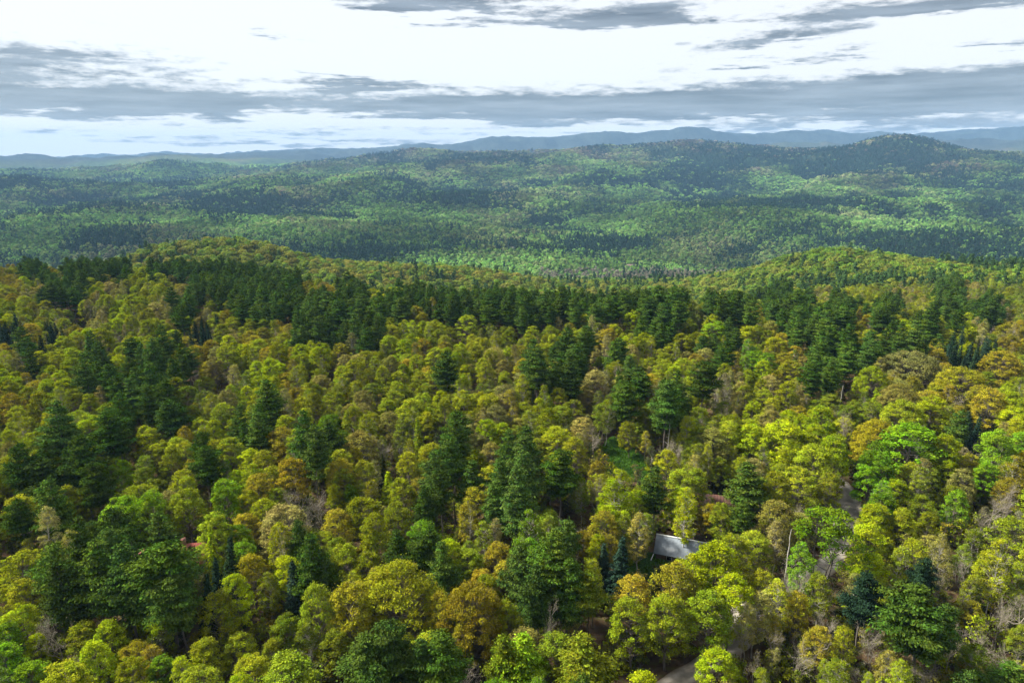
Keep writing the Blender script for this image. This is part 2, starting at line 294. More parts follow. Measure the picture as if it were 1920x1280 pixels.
def mosaic(x, y, z):
    px, py, dep = project(x, y, z)
    d = np.hypot(x, y)
    wx = (fbm(x/200+50, y/240+3, 4)-.5); wy = (fbm(x/200+5, y/240+33, 4)-.5); px = px+wx*200*np.clip(1500/d, .5, 1.6); py = py+wy*38
    c = (fbm(x/330+4, y/420+8, 5)-0.5)*3.4+(fbm(x/80+1, y/95+3, 4)-0.5)*2.6
    for (a, b, rx, ry) in DARK: c = c+0.85*np.exp(-(((px-a)/rx)**2+((py-b)/ry)**2))
    for (a, b, rx, ry) in LITE: c = c-0.7*np.exp(-(((px-a)/rx)**2+((py-b)/ry)**2))
    con = .9/(1+np.exp(-(c-0.40)*4.5))+.04
    br = sstep(-60, 120, z)*0.75+(fbm(x/260+14, y/300+2, 3)-0.5)*1.5      # budding grey-brown on the heights
    br = np.clip(br+0.10, 0, 1)
    return con, br
def far_tone(con_pick, br, r):
    """albedo of one distant tree"""
    g1 = np.array([0.098, 0.192, 0.038]); g2 = np.array([0.152, 0.195, 0.064]); b1 = np.array([0.165, 0.130, 0.100]); c1 = np.array([0.018, 0.040, 0.024])
    t = np.clip(br+(r[:, 0]-0.5)*0.7, 0, 1)[:, None]
    hard = np.where(t < 0.5, g1+(g2-g1)*(t*2), g2+(b1-g2)*(t*2-1))
    hard = hard*(0.50+0.95*r[:, 1:2])
    con = c1*(0.7+0.8*r[:, 1:2])
    return np.where(con_pick[:, None], con, hard)
con, br = mosaic(V[:, 0], V[:, 1], V[:, 2])
rr = np.random.RandomState(5).rand(len(V), 3)
hard = far_tone(np.zeros(len(V), bool), br, np.full((len(V), 3), .4)); cf = far_tone(np.ones(len(V), bool), br, np.full((len(V), 3), .4))
tc_ = hard*(1-con[:, None])+cf*con[:, None]
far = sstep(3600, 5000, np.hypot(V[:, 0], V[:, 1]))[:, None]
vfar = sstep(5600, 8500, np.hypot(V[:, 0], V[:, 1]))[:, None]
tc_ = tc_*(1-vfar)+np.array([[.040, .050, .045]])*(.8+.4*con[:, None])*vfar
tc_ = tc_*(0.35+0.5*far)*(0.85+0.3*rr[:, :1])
gcol = np.concatenate([tc_, np.ones((len(V), 1))], 1)
m, t = mat('forest floor and far forest'); M_GROUND = m
o = N(t, 'ShaderNodeOutputMaterial'); b = N(t, 'ShaderNodeBsdfDiffuse')
at = N(t, 'ShaderNodeAttribute', attribute_type='GEOMETRY', attribute_name='mosaic')
geo = N(t, 'ShaderNodeNewGeometry'); ln = N(t, 'ShaderNodeVectorMath', operation='LENGTH'); t.links.new(geo.outputs['Position'], ln.inputs[0])
nearf = N(t, 'ShaderNodeMapRange'); nearf.inputs['From Min'].default_value = 420; nearf.inputs['From Max'].default_value = 700; t.links.new(ln.outputs['Value'], nearf.inputs[0])
nz = N(t, 'ShaderNodeTexNoise'); nz.inputs['Scale'].default_value = 0.7; nz.inputs['Detail'].default_value = 8; nz.inputs['Roughness'].default_value = .7; t.links.new(geo.outputs['Position'], nz.inputs['Vector'])
cr = N(t, 'ShaderNodeValToRGB'); e = cr.color_ramp.elements; e[0].position = .34; e[0].color = (0.03, 0.02, 0.012, 1); e[1].position = .68; e[1].color = (0.13, 0.085, 0.05, 1); q = e.new(.5); q.color = (0.07, 0.045, 0.026, 1); q = e.new(.6); q.color = (0.06, 0.062, 0.02, 1)
t.links.new(nz.outputs[0], cr.inputs[0])
vo = N(t, 'ShaderNodeTexVoronoi'); vo.inputs['Scale'].default_value = 0.06; t.links.new(geo.outputs['Position'], vo.inputs['Vector'])
vr = N(t, 'ShaderNodeMapRange'); vr.inputs['From Max'].default_value = 1.0; vr.inputs['To Min'].default_value = .65; vr.inputs['To Max'].default_value = 1.35; t.links.new(vo.outputs['Color'], vr.inputs[0])
mu = N(t, 'ShaderNodeMix', data_type='RGBA', blend_type='MULTIPLY'); mu.inputs[0].default_value = 1; t.links.new(at.outputs['Color'], mu.inputs[6]); t.links.new(vr.outputs[0], mu.inputs[7])
mg = N(t, 'ShaderNodeMix', data_type='RGBA'); t.links.new(nearf.outputs[0], mg.inputs[0]); t.links.new(cr.outputs[0], mg.inputs[6]); t.links.new(mu.outputs[2], mg.inputs[7])
t.links.new(mg.outputs[2], b.inputs[0])
bp = N(t, 'ShaderNodeBump'); bp.inputs['Strength'].default_value = 0.9; bp.inputs['Distance'].default_value = 5; bp.invert = True
t.links.new(vo.outputs['Distance'], bp.inputs['Height']); t.links.new(bp.outputs[0], b.inputs['Normal']); t.links.new(b.outputs[0], o.inputs[0])
me = mesh_from('ground', V, Fq, Ft, [M_GROUND], smooth=True, attrs={'mosaic': ('POINT', 'FLOAT_COLOR', gcol)})
link('ground', me, kind='structure')

# ------------------------------------------------------------------ haze
zt = 470.0
hx = 13000; verts = [(sx*hx, sy, sz) for sz in (-200, zt) for sx in (-1, 1) for sy in (-13600, 13600)]
hm, ht = mat('air'); ho = N(ht, 'ShaderNodeOutputMaterial'); pv = N(ht, 'ShaderNodeVolumePrincipled')
pv.inputs['Density'].default_value = HAZE; pv.inputs['Color'].default_value = (*HAZE_COL, 1); pv.inputs['Anisotropy'].default_value = 0.0
ht.links.new(pv.outputs[0], ho.inputs['Volume'])
me = mesh_from('haze', np.array([(x*1.06, y, z) for x, y, z in verts]), np.array([(0, 1, 3, 2), (4, 6, 7, 5), (0, 4, 5, 1), (2, 3, 7, 6), (0, 2, 6, 4), (1, 5, 7, 3)]), None, [hm])
link('haze', me, kind='stuff')

# ------------------------------------------------------------------ tree builders
def cards(rng, C, size, nrm=None, aspect=1.0, jit=0.35, tang=None):
    """one small quad per centre; nrm biases how it faces"""
    n = len(C); r = rng.normal(size=(n, 3)); r /= np.linalg.norm(r, axis=1, keepdims=True)
    nn = r if nrm is None else nrm+r*jit
    nn = nn/np.maximum(np.linalg.norm(nn, axis=1, keepdims=True), 1e-6)
    t = rng.normal(size=(n, 3)) if tang is None else tang+rng.normal(size=(n, 3))*0.35
    t = t-(t*nn).sum(1, keepdims=True)*nn; t /= np.maximum(np.linalg.norm(t, axis=1, keepdims=True), 1e-6)
    b = np.cross(nn, t); s = (size*(0.6+0.8*rng.rand(n)))[:, None]*0.5
    P = np.stack([C-t*s*aspect*1.0-b*s*.55, C+t*s*aspect*.35-b*s, C+t*s*aspect*1.15+b*s*.25, C-t*s*aspect*.2+b*s], 1)
    V = P.reshape(-1, 3); Fq = np.arange(n*4).reshape(-1, 4)
    return V, Fq
class Tubes:
    def __init__(s): s.V = []; s.F = []; s.n = 0
    def add(s, pts, rad, k=5):
        pts = np.asarray(pts, float); m_ = len(pts)
        d = np.gradient(pts, axis=0); d /= np.maximum(np.linalg.norm(d, axis=1, keepdims=True), 1e-6)
        up = np.where(np.abs(d[:, 2:3]) > .9, np.array([[1., 0, 0]]), np.array([[0, 0, 1.]]))
        a = np.cross(d, up); a /= np.maximum(np.linalg.norm(a, axis=1, keepdims=True), 1e-6); b = np.cross(d, a)
        th = np.arange(k)/k*2*math.pi
        ring = pts[:, None]+np.asarray(rad)[:, None, None]*(a[:, None]*np.cos(th)[None, :, None]+b[:, None]*np.sin(th)[None, :, None])
        s.V.append(ring.reshape(-1, 3))
        for q in range(m_-1):
            for w_ in range(k):
                w2 = (w_+1) % k
                s.F.append((s.n+q*k+w_, s.n+q*k+w2, s.n+(q+1)*k+w2, s.n+(q+1)*k+w_))
        s.n += m_*k
    def get(s): return (np.concatenate(s.V), np.array(s.F)) if s.V else (np.zeros((0, 3)), np.zeros((0, 4), int))
def arc(p0, p1, sag, n=4):
    t = np.linspace(0, 1, n)[:, None]; p = p0*(1-t)+p1*t; p[:, 2] += (np.sin(t[:, 0]*math.pi)*sag); return p
def pack(name, leafV, leafF, var, hue, tubes, lm, bm):
    """crown mesh, trunk mesh, joined mesh"""
    tV, tF = tubes.get()
    crown = mesh_from(name+' crown', leafV, leafF, None, [lm], attrs={'var': ('FACE', 'FLOAT', var), 'hue': ('FACE', 'FLOAT', hue)})
    trunk = mesh_from(name+' trunk', tV, tF, None, [bm], smooth=True)
    jV = np.vstack([leafV, tV]); jF = np.vstack([leafF, tF+len(leafV)])
    mi = np.r_[np.zeros(len(leafF)), np.ones(len(tF))]; vz = np.full(len(tF), .5)
    joined = mesh_from(name+' whole', jV, jF, None, [lm, bm], mi=mi, attrs={'var': ('FACE', 'FLOAT', np.r_[var, vz]), 'hue': ('FACE', 'FLOAT', np.r_[hue, vz])})
    return crown, trunk, joined

def broad(seed, name, Rr=4.5, H=17.0, base=0.34, nclump=60, nleaf=110, lsize=0.27, cl=1.25, shape='dome', bark=None, lmat=None, trunk_r=.26, airy=False, stems=1, flat=1.0, twigs=5):
    rng = np.random.RandomState(seed); zb = H*base; Hc = H-zb
    cs = []
    lob = rng.rand(5)*6.28; la = rng.rand(5)*0.10
    while len(cs) < nclump:
        u = rng.rand()*2*math.pi
        if shape == 'dome':
            v = rng.rand()**0.75; zr = -0.35+1.35*v; rad = math.sqrt(max(0, 1-max(zr, 0)**2.2))*(1.0 if zr > 0 else (1+zr*0.9))
        elif shape == 'oval':
            zr = rng.uniform(-1, 1); rad = math.sqrt(max(0, 1-abs(zr)**2.0))*(1-0.18*zr)
        else:   # vase
            zr = rng.uniform(-0.8, 1); rad = (0.35+0.65*sstep(-0.9, 0.5, zr))*math.sqrt(max(0, 1-max(zr, 0)**3))
        k = 0.55+0.45*rng.rand()**0.35
        m_ = 1+sum(la[q]*math.sin((q+1)*u+lob[q]) for q in range(5))
        r = Rr*rad*k*m_
        if shape == 'dome': z = zb+Hc*(0.30+0.70*zr*(0.85+.15*k)) if zr > 0 else zb+Hc*(0.30+0.62*zr)
        else: z = zb+Hc*0.5*(1+zr*0.93)
        cs.append((r*math.cos(u), r*math.sin(u), z-0.25*rng.rand()))
    cs = np.array(cs)
    LV, NV, hv = [], [], []
    for c in cs:
        n = int(nleaf*(0.6+0.8*rng.rand())); R0 = cl*(0.7+0.6*rng.rand())
        p = rng.normal(size=(n, 3)); p /= np.linalg.norm(p, axis=1, keepdims=True); p[:, 2] = np.abs(p[:, 2])*1.0-0.35*rng.rand(n)
        q = p*R0*(0.55+0.5*rng.rand(n, 1)**.6); q[:, 2] *= 0.62*flat
        loose = rng.rand(n) < .28; q[loose] = rng.normal(size=(int(loose.sum()), 3))*R0*np.array([.52, .52, .42])
        LV.append(c+q); NV.append(p*0.55+np.array([0, 0, .55])+np.array([c[0], c[1], 0])*0.05); hv.append(np.full(n, rng.rand()))
    C = np.concatenate(LV); Nn = np.concatenate(NV); hh = np.concatenate(hv)
    V, Fq = cards(rng, C, lsize, Nn, 1.25, 0.75)
    T = Tubes()
    for s_ in range(stems):
        lean = np.array([rng.normal()*.5, rng.normal()*.5, 0])*(1.0 if stems > 1 else .35)
        off = np.array([math.cos(s_*2.1), math.sin(s_*2.1), 0])*(.5 if stems > 1 else 0)
        top = lean*2+off*3+np.array([0, 0, zb+Hc*.72]); n = 7; t = np.linspace(0, 1, n)[:, None]
        P = off+(top-off)*t; P[:, :2] += rng.normal(size=(n, 2))*.10
        T.add(P, trunk_r*(1-.85*t[:, 0])*(1 if stems == 1 else .75), 7)
        mine = cs[s_::stems]
        for c in mine:
            h = np.clip((c[2]-np.hypot(c[0], c[1])*rng.uniform(.55, 1.1))/(zb+Hc*.72), base*0.75, .93)
            p0 = off+(top-off)*h; rr_ = trunk_r*(1-.85*h)*.42+.02
            mid = p0*.45+c*.55+np.array([rng.normal()*.25, rng.normal()*.25, -0.25*rng.rand()*np.linalg.norm(c-p0)*.4])
            T.add(np.array([p0, mid, c]), [rr_, rr_*.55, .02], 4)
            for _ in range(twigs):
                e = c+rng.normal(size=3)*cl*np.array([.6, .6, .45])+np.array([0, 0, .15]); T.add(np.array([mid*.3+c*.7, e]), [.028, .012], 3)
    hv2 = np.concatenate([np.full(len(q), rng.rand()) for q in LV])
    return pack(name, V, Fq, rng.rand(len(Fq))*.6+hv2*.4, hh*.7+.3*rng.rand(len(Fq)), T, lmat or M_LEAF, bark or M_BARK)

def pine(seed, name, H=21.0, Lm=4.2, base=.34, nw=15, lmat=None, trunk_r=.28, power=1.3, plume=46, dead=5):
    rng = np.random.RandomState(seed); T = Tubes()
    n = 8; t = np.linspace(0, 1, n)[:, None]; P = np.array([[0, 0, 0]])+np.array([[rng.normal()*.3, rng.normal()*.3, H*.985]])*t; P[1:-1, :2] += rng.normal(size=(n-2, 2))*.12
    T.add(P, trunk_r*(1-.92*t[:, 0]), 7)
    for _ in range(dead):
        z = H*rng.uniform(.12, base); u = rng.rand()*6.28; l = rng.uniform(.8, 2.2); T.add(np.array([[0, 0, z], [math.cos(u)*l, math.sin(u)*l, z+.1]]), [.035, .012], 3)
    LV, NV, TV, hv = [], [], [], []
    side = rng.rand()*6.28
    for w_ in range(nw):
        f = (w_+rng.rand()*.5)/nw; z = H*(base+(1-base)*f**.92)
        env = (1-f**power)*(0.55+.45*sstep(0, .25, f))
        nb = rng.randint(4, 7); u0 = rng.rand()*6.28
        for k in range(nb):
            u = u0+k/nb*6.28+rng.normal()*.25
            l = max(.55, Lm*env*rng.uniform(.55, 1.12)*(1+.18*math.cos(u-side)))
            rise = l*rng.uniform(.02, .22)+f*l*.35
            d = np.array([math.cos(u), math.sin(u), 0]); p0 = np.array([0, 0, z]); p1 = d*l+np.array([0, 0, z+rise])
            mid = p0*.5+p1*.5+np.array([0, 0, -.12*l]); T.add(np.array([p0, mid, p1]), [.05+.012*l, .035, .012], 3)
            # plumes: side sprays along the outer part
            for s_ in np.linspace(.30, 1.05, max(3, int(l*1.9))):
                q = p0*(1-s_)**2+mid*2*s_*(1-s_)+p1*s_*s_ if s_ <= 1 else p1+d*.15
                wd = .42+.50*l*.35*(1.15-abs(s_-.65)*1.1)
                m_ = int(plume*(.5+.6*rng.rand())*max(.5, min(1.3, l/3)))
                o_ = rng.normal(size=(m_, 3))*np.array([wd, wd, .16])*.75; o_[:, 2] = np.abs(o_[:, 2])*1.2+ .10*np.hypot(o_[:, 0], o_[:, 1])
                LV.append(q+o_); NV.append(np.tile([0, 0, .9], (m_, 1))+d*.25+o_*.5); TV.append(np.tile(d*.8+np.array([0, 0, .35]), (m_, 1))+o_*.7); hv.append(np.full(m_, rng.rand()))
    m_ = 60; LV.append(np.array([0, 0, H*.98])+rng.normal(size=(m_, 3))*np.array([.22, .22, .4])); NV.append(rng.normal(size=(m_, 3))); TV.append(np.tile([0, 0, 1.], (m_, 1))); hv.append(np.full(m_, .5))
    C = np.concatenate(LV); V, Fq = cards(rng, C, .225, np.concatenate(NV), 2.0, .8, np.concatenate(TV))
    return pack(name, V, Fq, rng.rand(len(Fq)), np.concatenate(hv), T, lmat or M_NEED, M_BARK)

def spruce(seed, name, H=15.0, Lm=2.7, base=.06, nw=26, trunk_r=.2, droop=.22, dens=26, lsz=.24):
    rng = np.random.RandomState(seed); T = Tubes(); T.add(np.array([[0, 0, 0], [0, 0, H*.5], [0.05, 0, H]]), [trunk_r, trunk_r*.55, .02], 6)
    LV, NV, TV, hv = [], [], [], []
    for w_ in range(nw):
        f = w_/nw; z = H*(base+(1-base)*f); L_ = Lm*(1-f)**.85*rng.uniform(.88, 1.1)+.12
        nb = int(6+5*(1-f)); u0 = rng.rand()*6.28
        for k in range(nb):
            u = u0+k/nb*6.28+rng.normal()*.15; l = L_*rng.uniform(.75, 1.12); d = np.array([math.cos(u), math.sin(u), 0])
            m_ = int(dens*(.35+l/Lm)); s_ = rng.rand(m_)**.7; wd = .12+.22*l*(1-s_*.7)
            q = d[None]*(s_*l)[:, None]; sd_ = np.array([-d[1], d[0], 0]); q += sd_[None]*(rng.normal(size=m_)*wd*.6)[:, None]
            q[:, 2] += z-droop*l*s_**1.3+.10*l*(s_ > .85)+rng.normal(size=m_)*.05
            LV.append(q); NV.append(np.tile(d*.5+np.array([0, 0, .8]), (m_, 1))); TV.append(np.tile(d+np.array([0, 0, -.2]), (m_, 1))); hv.append(np.full(m_, rng.rand()))
            if l > .8: T.add(np.array([[0, 0, z], d*l*.8+np.array([0, 0, z-droop*l*.7])]), [.03, .012], 3)
    C = np.concatenate(LV); V, Fq = cards(rng, C, lsz, np.concatenate(NV), 1.7, .6, np.concatenate(TV))
    return pack(name, V, Fq, rng.rand(len(Fq)), np.concatenate(hv), T, M_NEED, M_BARK)

def bare(seed, name, H=14.0, Rr=3.4, bark=None, nleaf=260, up=.55, stems=1):
    rng = np.random.RandomState(seed); T = Tubes(); tips = []; tw = Tubes()
    def grow(p, d, l, r, lev):
        n = 3; q = p+d*l*.5+rng.normal(size=3)*l*.05; e = p+d*l+rng.normal(size=3)*l*.08
        (T if lev < 2 else tw).add(np.array([p, q, e]), [r, r*.78, r*.55], 6 if lev == 0 else (4 if lev < 2 else 3))
        if lev >= 4: tips.append(e); return
        kids = [5, 4, 4, 3][lev]+(rng.rand() < .5)
        for k in range(kids):
            s_ = rng.uniform(.45, 1.0); b = p+(e-p)*s_ if k else e
            nd = d*up+rng.normal(size=3)*np.array([.62, .62, .30])+np.array([0, 0, .16]); nd /= np.linalg.norm(nd)
            grow(b, nd, l*rng.uniform(.52, .74), max(.014, r*.5), lev+1)
    for s_ in range(stems):
        d = np.array([rng.normal()*.12*stems, rng.normal()*.12*stems, 1.]); d /= np.linalg.norm(d)
        grow(np.array([s_*.4, s_*.2, 0.]), d, H*.40, .17, 0)
    tips = np.array(tips); zmax = tips[:, 2].max(); sc = H/zmax
    C = tips[rng.randint(0, len(tips), nleaf)]+rng.normal(size=(nleaf, 3))*.3
    V, Fq = cards(rng, C, .16, None, 1.2)
    tV, tF = tw.get(); V2 = np.vstack([V, tV]); F2 = np.vstack([Fq, tF+len(V)]); mi = np.r_[np.zeros(len(Fq)), np.ones(len(tF))]
    bk = bark or M_TWIG; V2[:, 2] *= sc; bV, bF = T.get(); bV[:, 2] *= sc
    k = np.hypot(V2[:, 0], V2[:, 1]); w_ = Rr/np.percentile(k, 96); V2[:, :2] *= w_; bV[:, :2] *= w_
    va = np.r_[rng.rand(len(Fq)), np.full(len(tF), .5)]
    crown = mesh_from(name+' crown', V2, F2, None, [M_LEAF, bk], mi=mi, attrs={'var': ('FACE', 'FLOAT', va), 'hue': ('FACE', 'FLOAT', va)})
    trunk = mesh_from(name+' trunk', bV, bF, None, [bk], smooth=True)
    jV = np.vstack([V2, bV]); jF = np.vstack([F2, bF+len(V2)]); mi = np.r_[mi, np.ones(len(bF))]; va = np.r_[va, np.full(len(bF), .5)]
    joined = mesh_from(name+' whole', jV, jF, None, [M_LEAF, bk], mi=mi, attrs={'var': ('FACE', 'FLOAT', va), 'hue': ('FACE', 'FLOAT', va)})
    return crown, trunk, joined

def build(fn, cnt, R0, H0, **kw):
    return [dict(zip(('crown', 'trunk', 'joined'), fn(100*hash_(kw.get('name', 'x'))+k, kw['name'], **{a: b for a, b in kw.items() if a != 'name'})), R=R0, H=H0) for k in range(cnt)]
def hash_(s): return sum(ord(c)*(i+3) for i, c in enumerate(s)) % 997
LIB = {
    'maple_tree': build(broad, 7, 3.75, 17., name='maple', Rr=3.45, H=17., base=.27, nclump=84, nleaf=150, lsize=.185, cl=.88),
    'oak_tree': build(broad, 7, 4.4, 16.5, name='oak', Rr=4.1, H=16.5, base=.24, nclump=112, nleaf=105, lsize=.18, cl=.82, twigs=7),
    'birch_tree': build(broad, 7, 2.7, 17.5, name='birch', Rr=2.45, H=17.5, base=.26, nclump=84, nleaf=95, lsize=.16, cl=.70, shape='oval', bark=M_PALE, trunk_r=.16, twigs=6),
    'pine_tree': build(pine, 4, 4.3, 20., name='pine', H=20., Lm=4.6, base=.32, nw=12, power=1.8, plume=80)+build(pine, 3, 4.3, 20., name='pine rounded', H=20., Lm=4.7, base=.46, nw=9, power=2.5, plume=88, dead=9),
    'spruce_tree': build(spruce, 3, 2.8, 15., name='spruce'),
    'bare_tree': build(bare, 4, 3.4, 14., name='bare'),
    'poplar_tree': build(broad, 2, 4.6, 18., name='poplar', Rr=4.2, H=18., base=.46, nclump=50, nleaf=120, lsize=.2, cl=1.05, shape='dome', bark=M_DARK, trunk_r=.22, stems=3, twigs=7),
    'willow_tree': build(spruce, 1, 3.2, 15., name='larch', H=15., Lm=3.2, base=.12, nw=18, droop=.9, dens=30),
}
GRAND = build(broad, 2, 7.4, 17., name='grand oak', Rr=6.9, H=17., base=.20, nclump=250, nleaf=125, lsize=.18, cl=.95, twigs=6, trunk_r=.4)
print('lib', time.time()-T0)

# ------------------------------------------------------------------ what grows where (read off the photograph, 40 px cells from y = 480)
MAP = """
OPOPPPLPPPPPPPPPPP..............................
OTPPLTYYTPPPPPOOPOLPPPPPPPPPPPPPPPPPPgTgYgTgPTgg
LOTKTLYTPTOPPPPPPPPOPPPPPPPPPPPPgPPOPPYPOPYYPPPT
SOSOTTTLOSTOOOPPPPYLYKYYKYOTTLPPYLPYOPPPYPLPYLTO
TPYLPLPPPOTLLOLYTYLOOLYTOTPPPTYYTPOGOTPPPPPOSSSY
LOLYPPPPYgKgLOTYYTTYPLTTTPPPTPOgLBTYYTPPTOTTOOgY
OYLYTPPPKgTLPTYYTYTTLTYTYLTTgPTPPTTLYOgKggTOTOYL
LYYTLPKPKgTPPTYGYYTYKTTLgTKTgTOPgTYYYLLYKYYYPSPT
TYTPPPKYOYYPPOYPOTKYKPTTPYYTBMKBgTYLLLLTOOGGLBGG
YTPPPGgTTPGLYOPYYOKKKPYTPTLLYMMYTTYTgYYgGGTgLTGO
PPPPPGgTYLGLYBPYTOYOPPPPPPPPTLPPLOYPYYTgGGTggKOO
PYPOKgGKYgGOgBBYTYYYPPOPPgKKLLgGLHHPTTKRgTTKGTBB
YYTYKKYKgYgGgYPgTOYGTPgggGKOLgggLKYYYBGGLLYYTggO
TYPTPPPPgYSOKTPPYPPPPLPOGPPTSSKHHLLTgGGGYYYPTGYg
YYPPPPPPgYSYYPPPYOPPPPOPYPPYSSMOLLLgOBRRLLYPTTYY
YTTPPPPPPKGOYSYYOYYOPPOPYPPPOOYOYLLKTBBYPKTYTTTB
GLBTKKKKYYYYYgYgOYYOYOOYOBgPOYgYYgKYTTYYPKYPPTgg
GLBBLLOGTYOOYLKKYYPPYTYgTKgYYYTYgRRYYYYYKTYPPggK
GgYYYYLYYLLLOLgOOPPPPBgLGGTPPTTKKRROYOOYTBYPPPTT
gOYYLTgTTLLTYGOGPPPPKBBGGGKPPTgRRLLYOOTYTBYBBTTP
""".split()
assert all(len(r) == 48 for r in MAP), [len(r) for r in MAP]
TONES = {  # albedos; young leaves are paler and yellower than summer foliage
    'L': (0.215, 0.270, 0.006), 'G': (0.110, 0.200, 0.008), 'Y': (0.190, 0.222, 0.009), 'O': (0.215, 0.192, 0.012), 'T': (0.205, 0.195, 0.042),
    'g': (0.130, 0.170, 0.010), 'P': (0.048, 0.088, 0.012), 'S': (0.018, 0.036, 0.018), 'B': (0.16, 0.15, 0.07), 'K': (0.05, 0.06, 0.015)}  # K puts the shade of dark gaps into the leaf colour
TONEWORD = {'L': 'lime green', 'G': 'fresh green', 'Y': 'yellow-green', 'O': 'bronze-tinged', 'T': 'pale tan', 'g': 'olive green', 'P': 'dark green', 'S': 'near-black', 'B': 'grey leafless', 'K': 'shaded olive'}
trees = []      # dict(kind, x, y, z, H, R, tone char, rgb)
rng = np.random.RandomState(42)
SAFE = [(1280, 1272, 18), (1315, 1254, 18), (1350, 1230, 17), (1378, 1204, 16), (1389, 1184, 11), (1370, 1166, 8), (1330, 1205, 15), (1290, 1232, 13), (1240, 1262, 8), (1355, 1188, 10), (1594, 935, 12), (1600, 960, 13), (1578, 962, 11), (1565, 948, 8),
        (1568, 1030, 6), (1560, 1048, 4), (1250, 1024, 11), (1270, 1028, 11), (1295, 1033, 8), (1222, 1054, 9), (1205, 1062, 14), (1186, 1070, 9), (1150, 846, 19), (1176, 860, 20), (1196, 870, 15), (1138, 832, 11),
        (341, 1045, 4), (348, 1056, 3), (1345, 941, 2), (1367, 934, 2), (1160, 832, 8)]
def blocks(x, y, z, H, R, pad=0.0):
    top, bot = z+H, z+H*.36
    px, p1, dep = project(x, y, top); _, p2, _ = project(x, y, bot)
    cx, cy = float(px), float(p1+p2)/2; ry = abs(float(p2-p1))/2; rx = R*F/float(dep)
    for (a, b, r) in SAFE:
        if ((a-cx)/(rx+r+pad))**2+((b-cy)/(ry+r+pad))**2 < 1: return True
    return False
def place_at(px, py, H):
    x, y, z = ray(px, py); t_ = 100.0
    for _ in range(30):
        g = float(height(x*t_, y*t_)); t_ = t_*.5+.5*(CAM_Z-g-H)/(-z)
    return x*t_, y*t_, float(height(x*t_, y*t_))
def ground_at(px, py): return place_at(px, py, 0.0)
KINDH = {'maple_tree': (10.5, 15.5), 'oak_tree': (9.5, 14.5), 'birch_tree': (9, 17), 'pine_tree': (17, 23), 'spruce_tree': (12, 18), 'bare_tree': (10, 15), 'poplar_tree': (16, 19), 'willow_tree': (12, 15)}
def tone(ch, r_=None, amt=1.0):
    c = np.array(TONES[ch]); r = rng.rand(3)
    return c*(0.68+.64*r[0])*(1+(np.array([r[1], .5, r[2]])-.5)*np.array([.20, 0, .5])*amt)
def add_tree(kind, x, y, z, H, R, ch, label=None, rgb=None, variant=None):
    trees.append(dict(kind=kind, x=x, y=y, z=z, H=H, R=R, ch=ch, rgb=tone(ch) if rgb is None else np.array(rgb), label=label, v=variant))
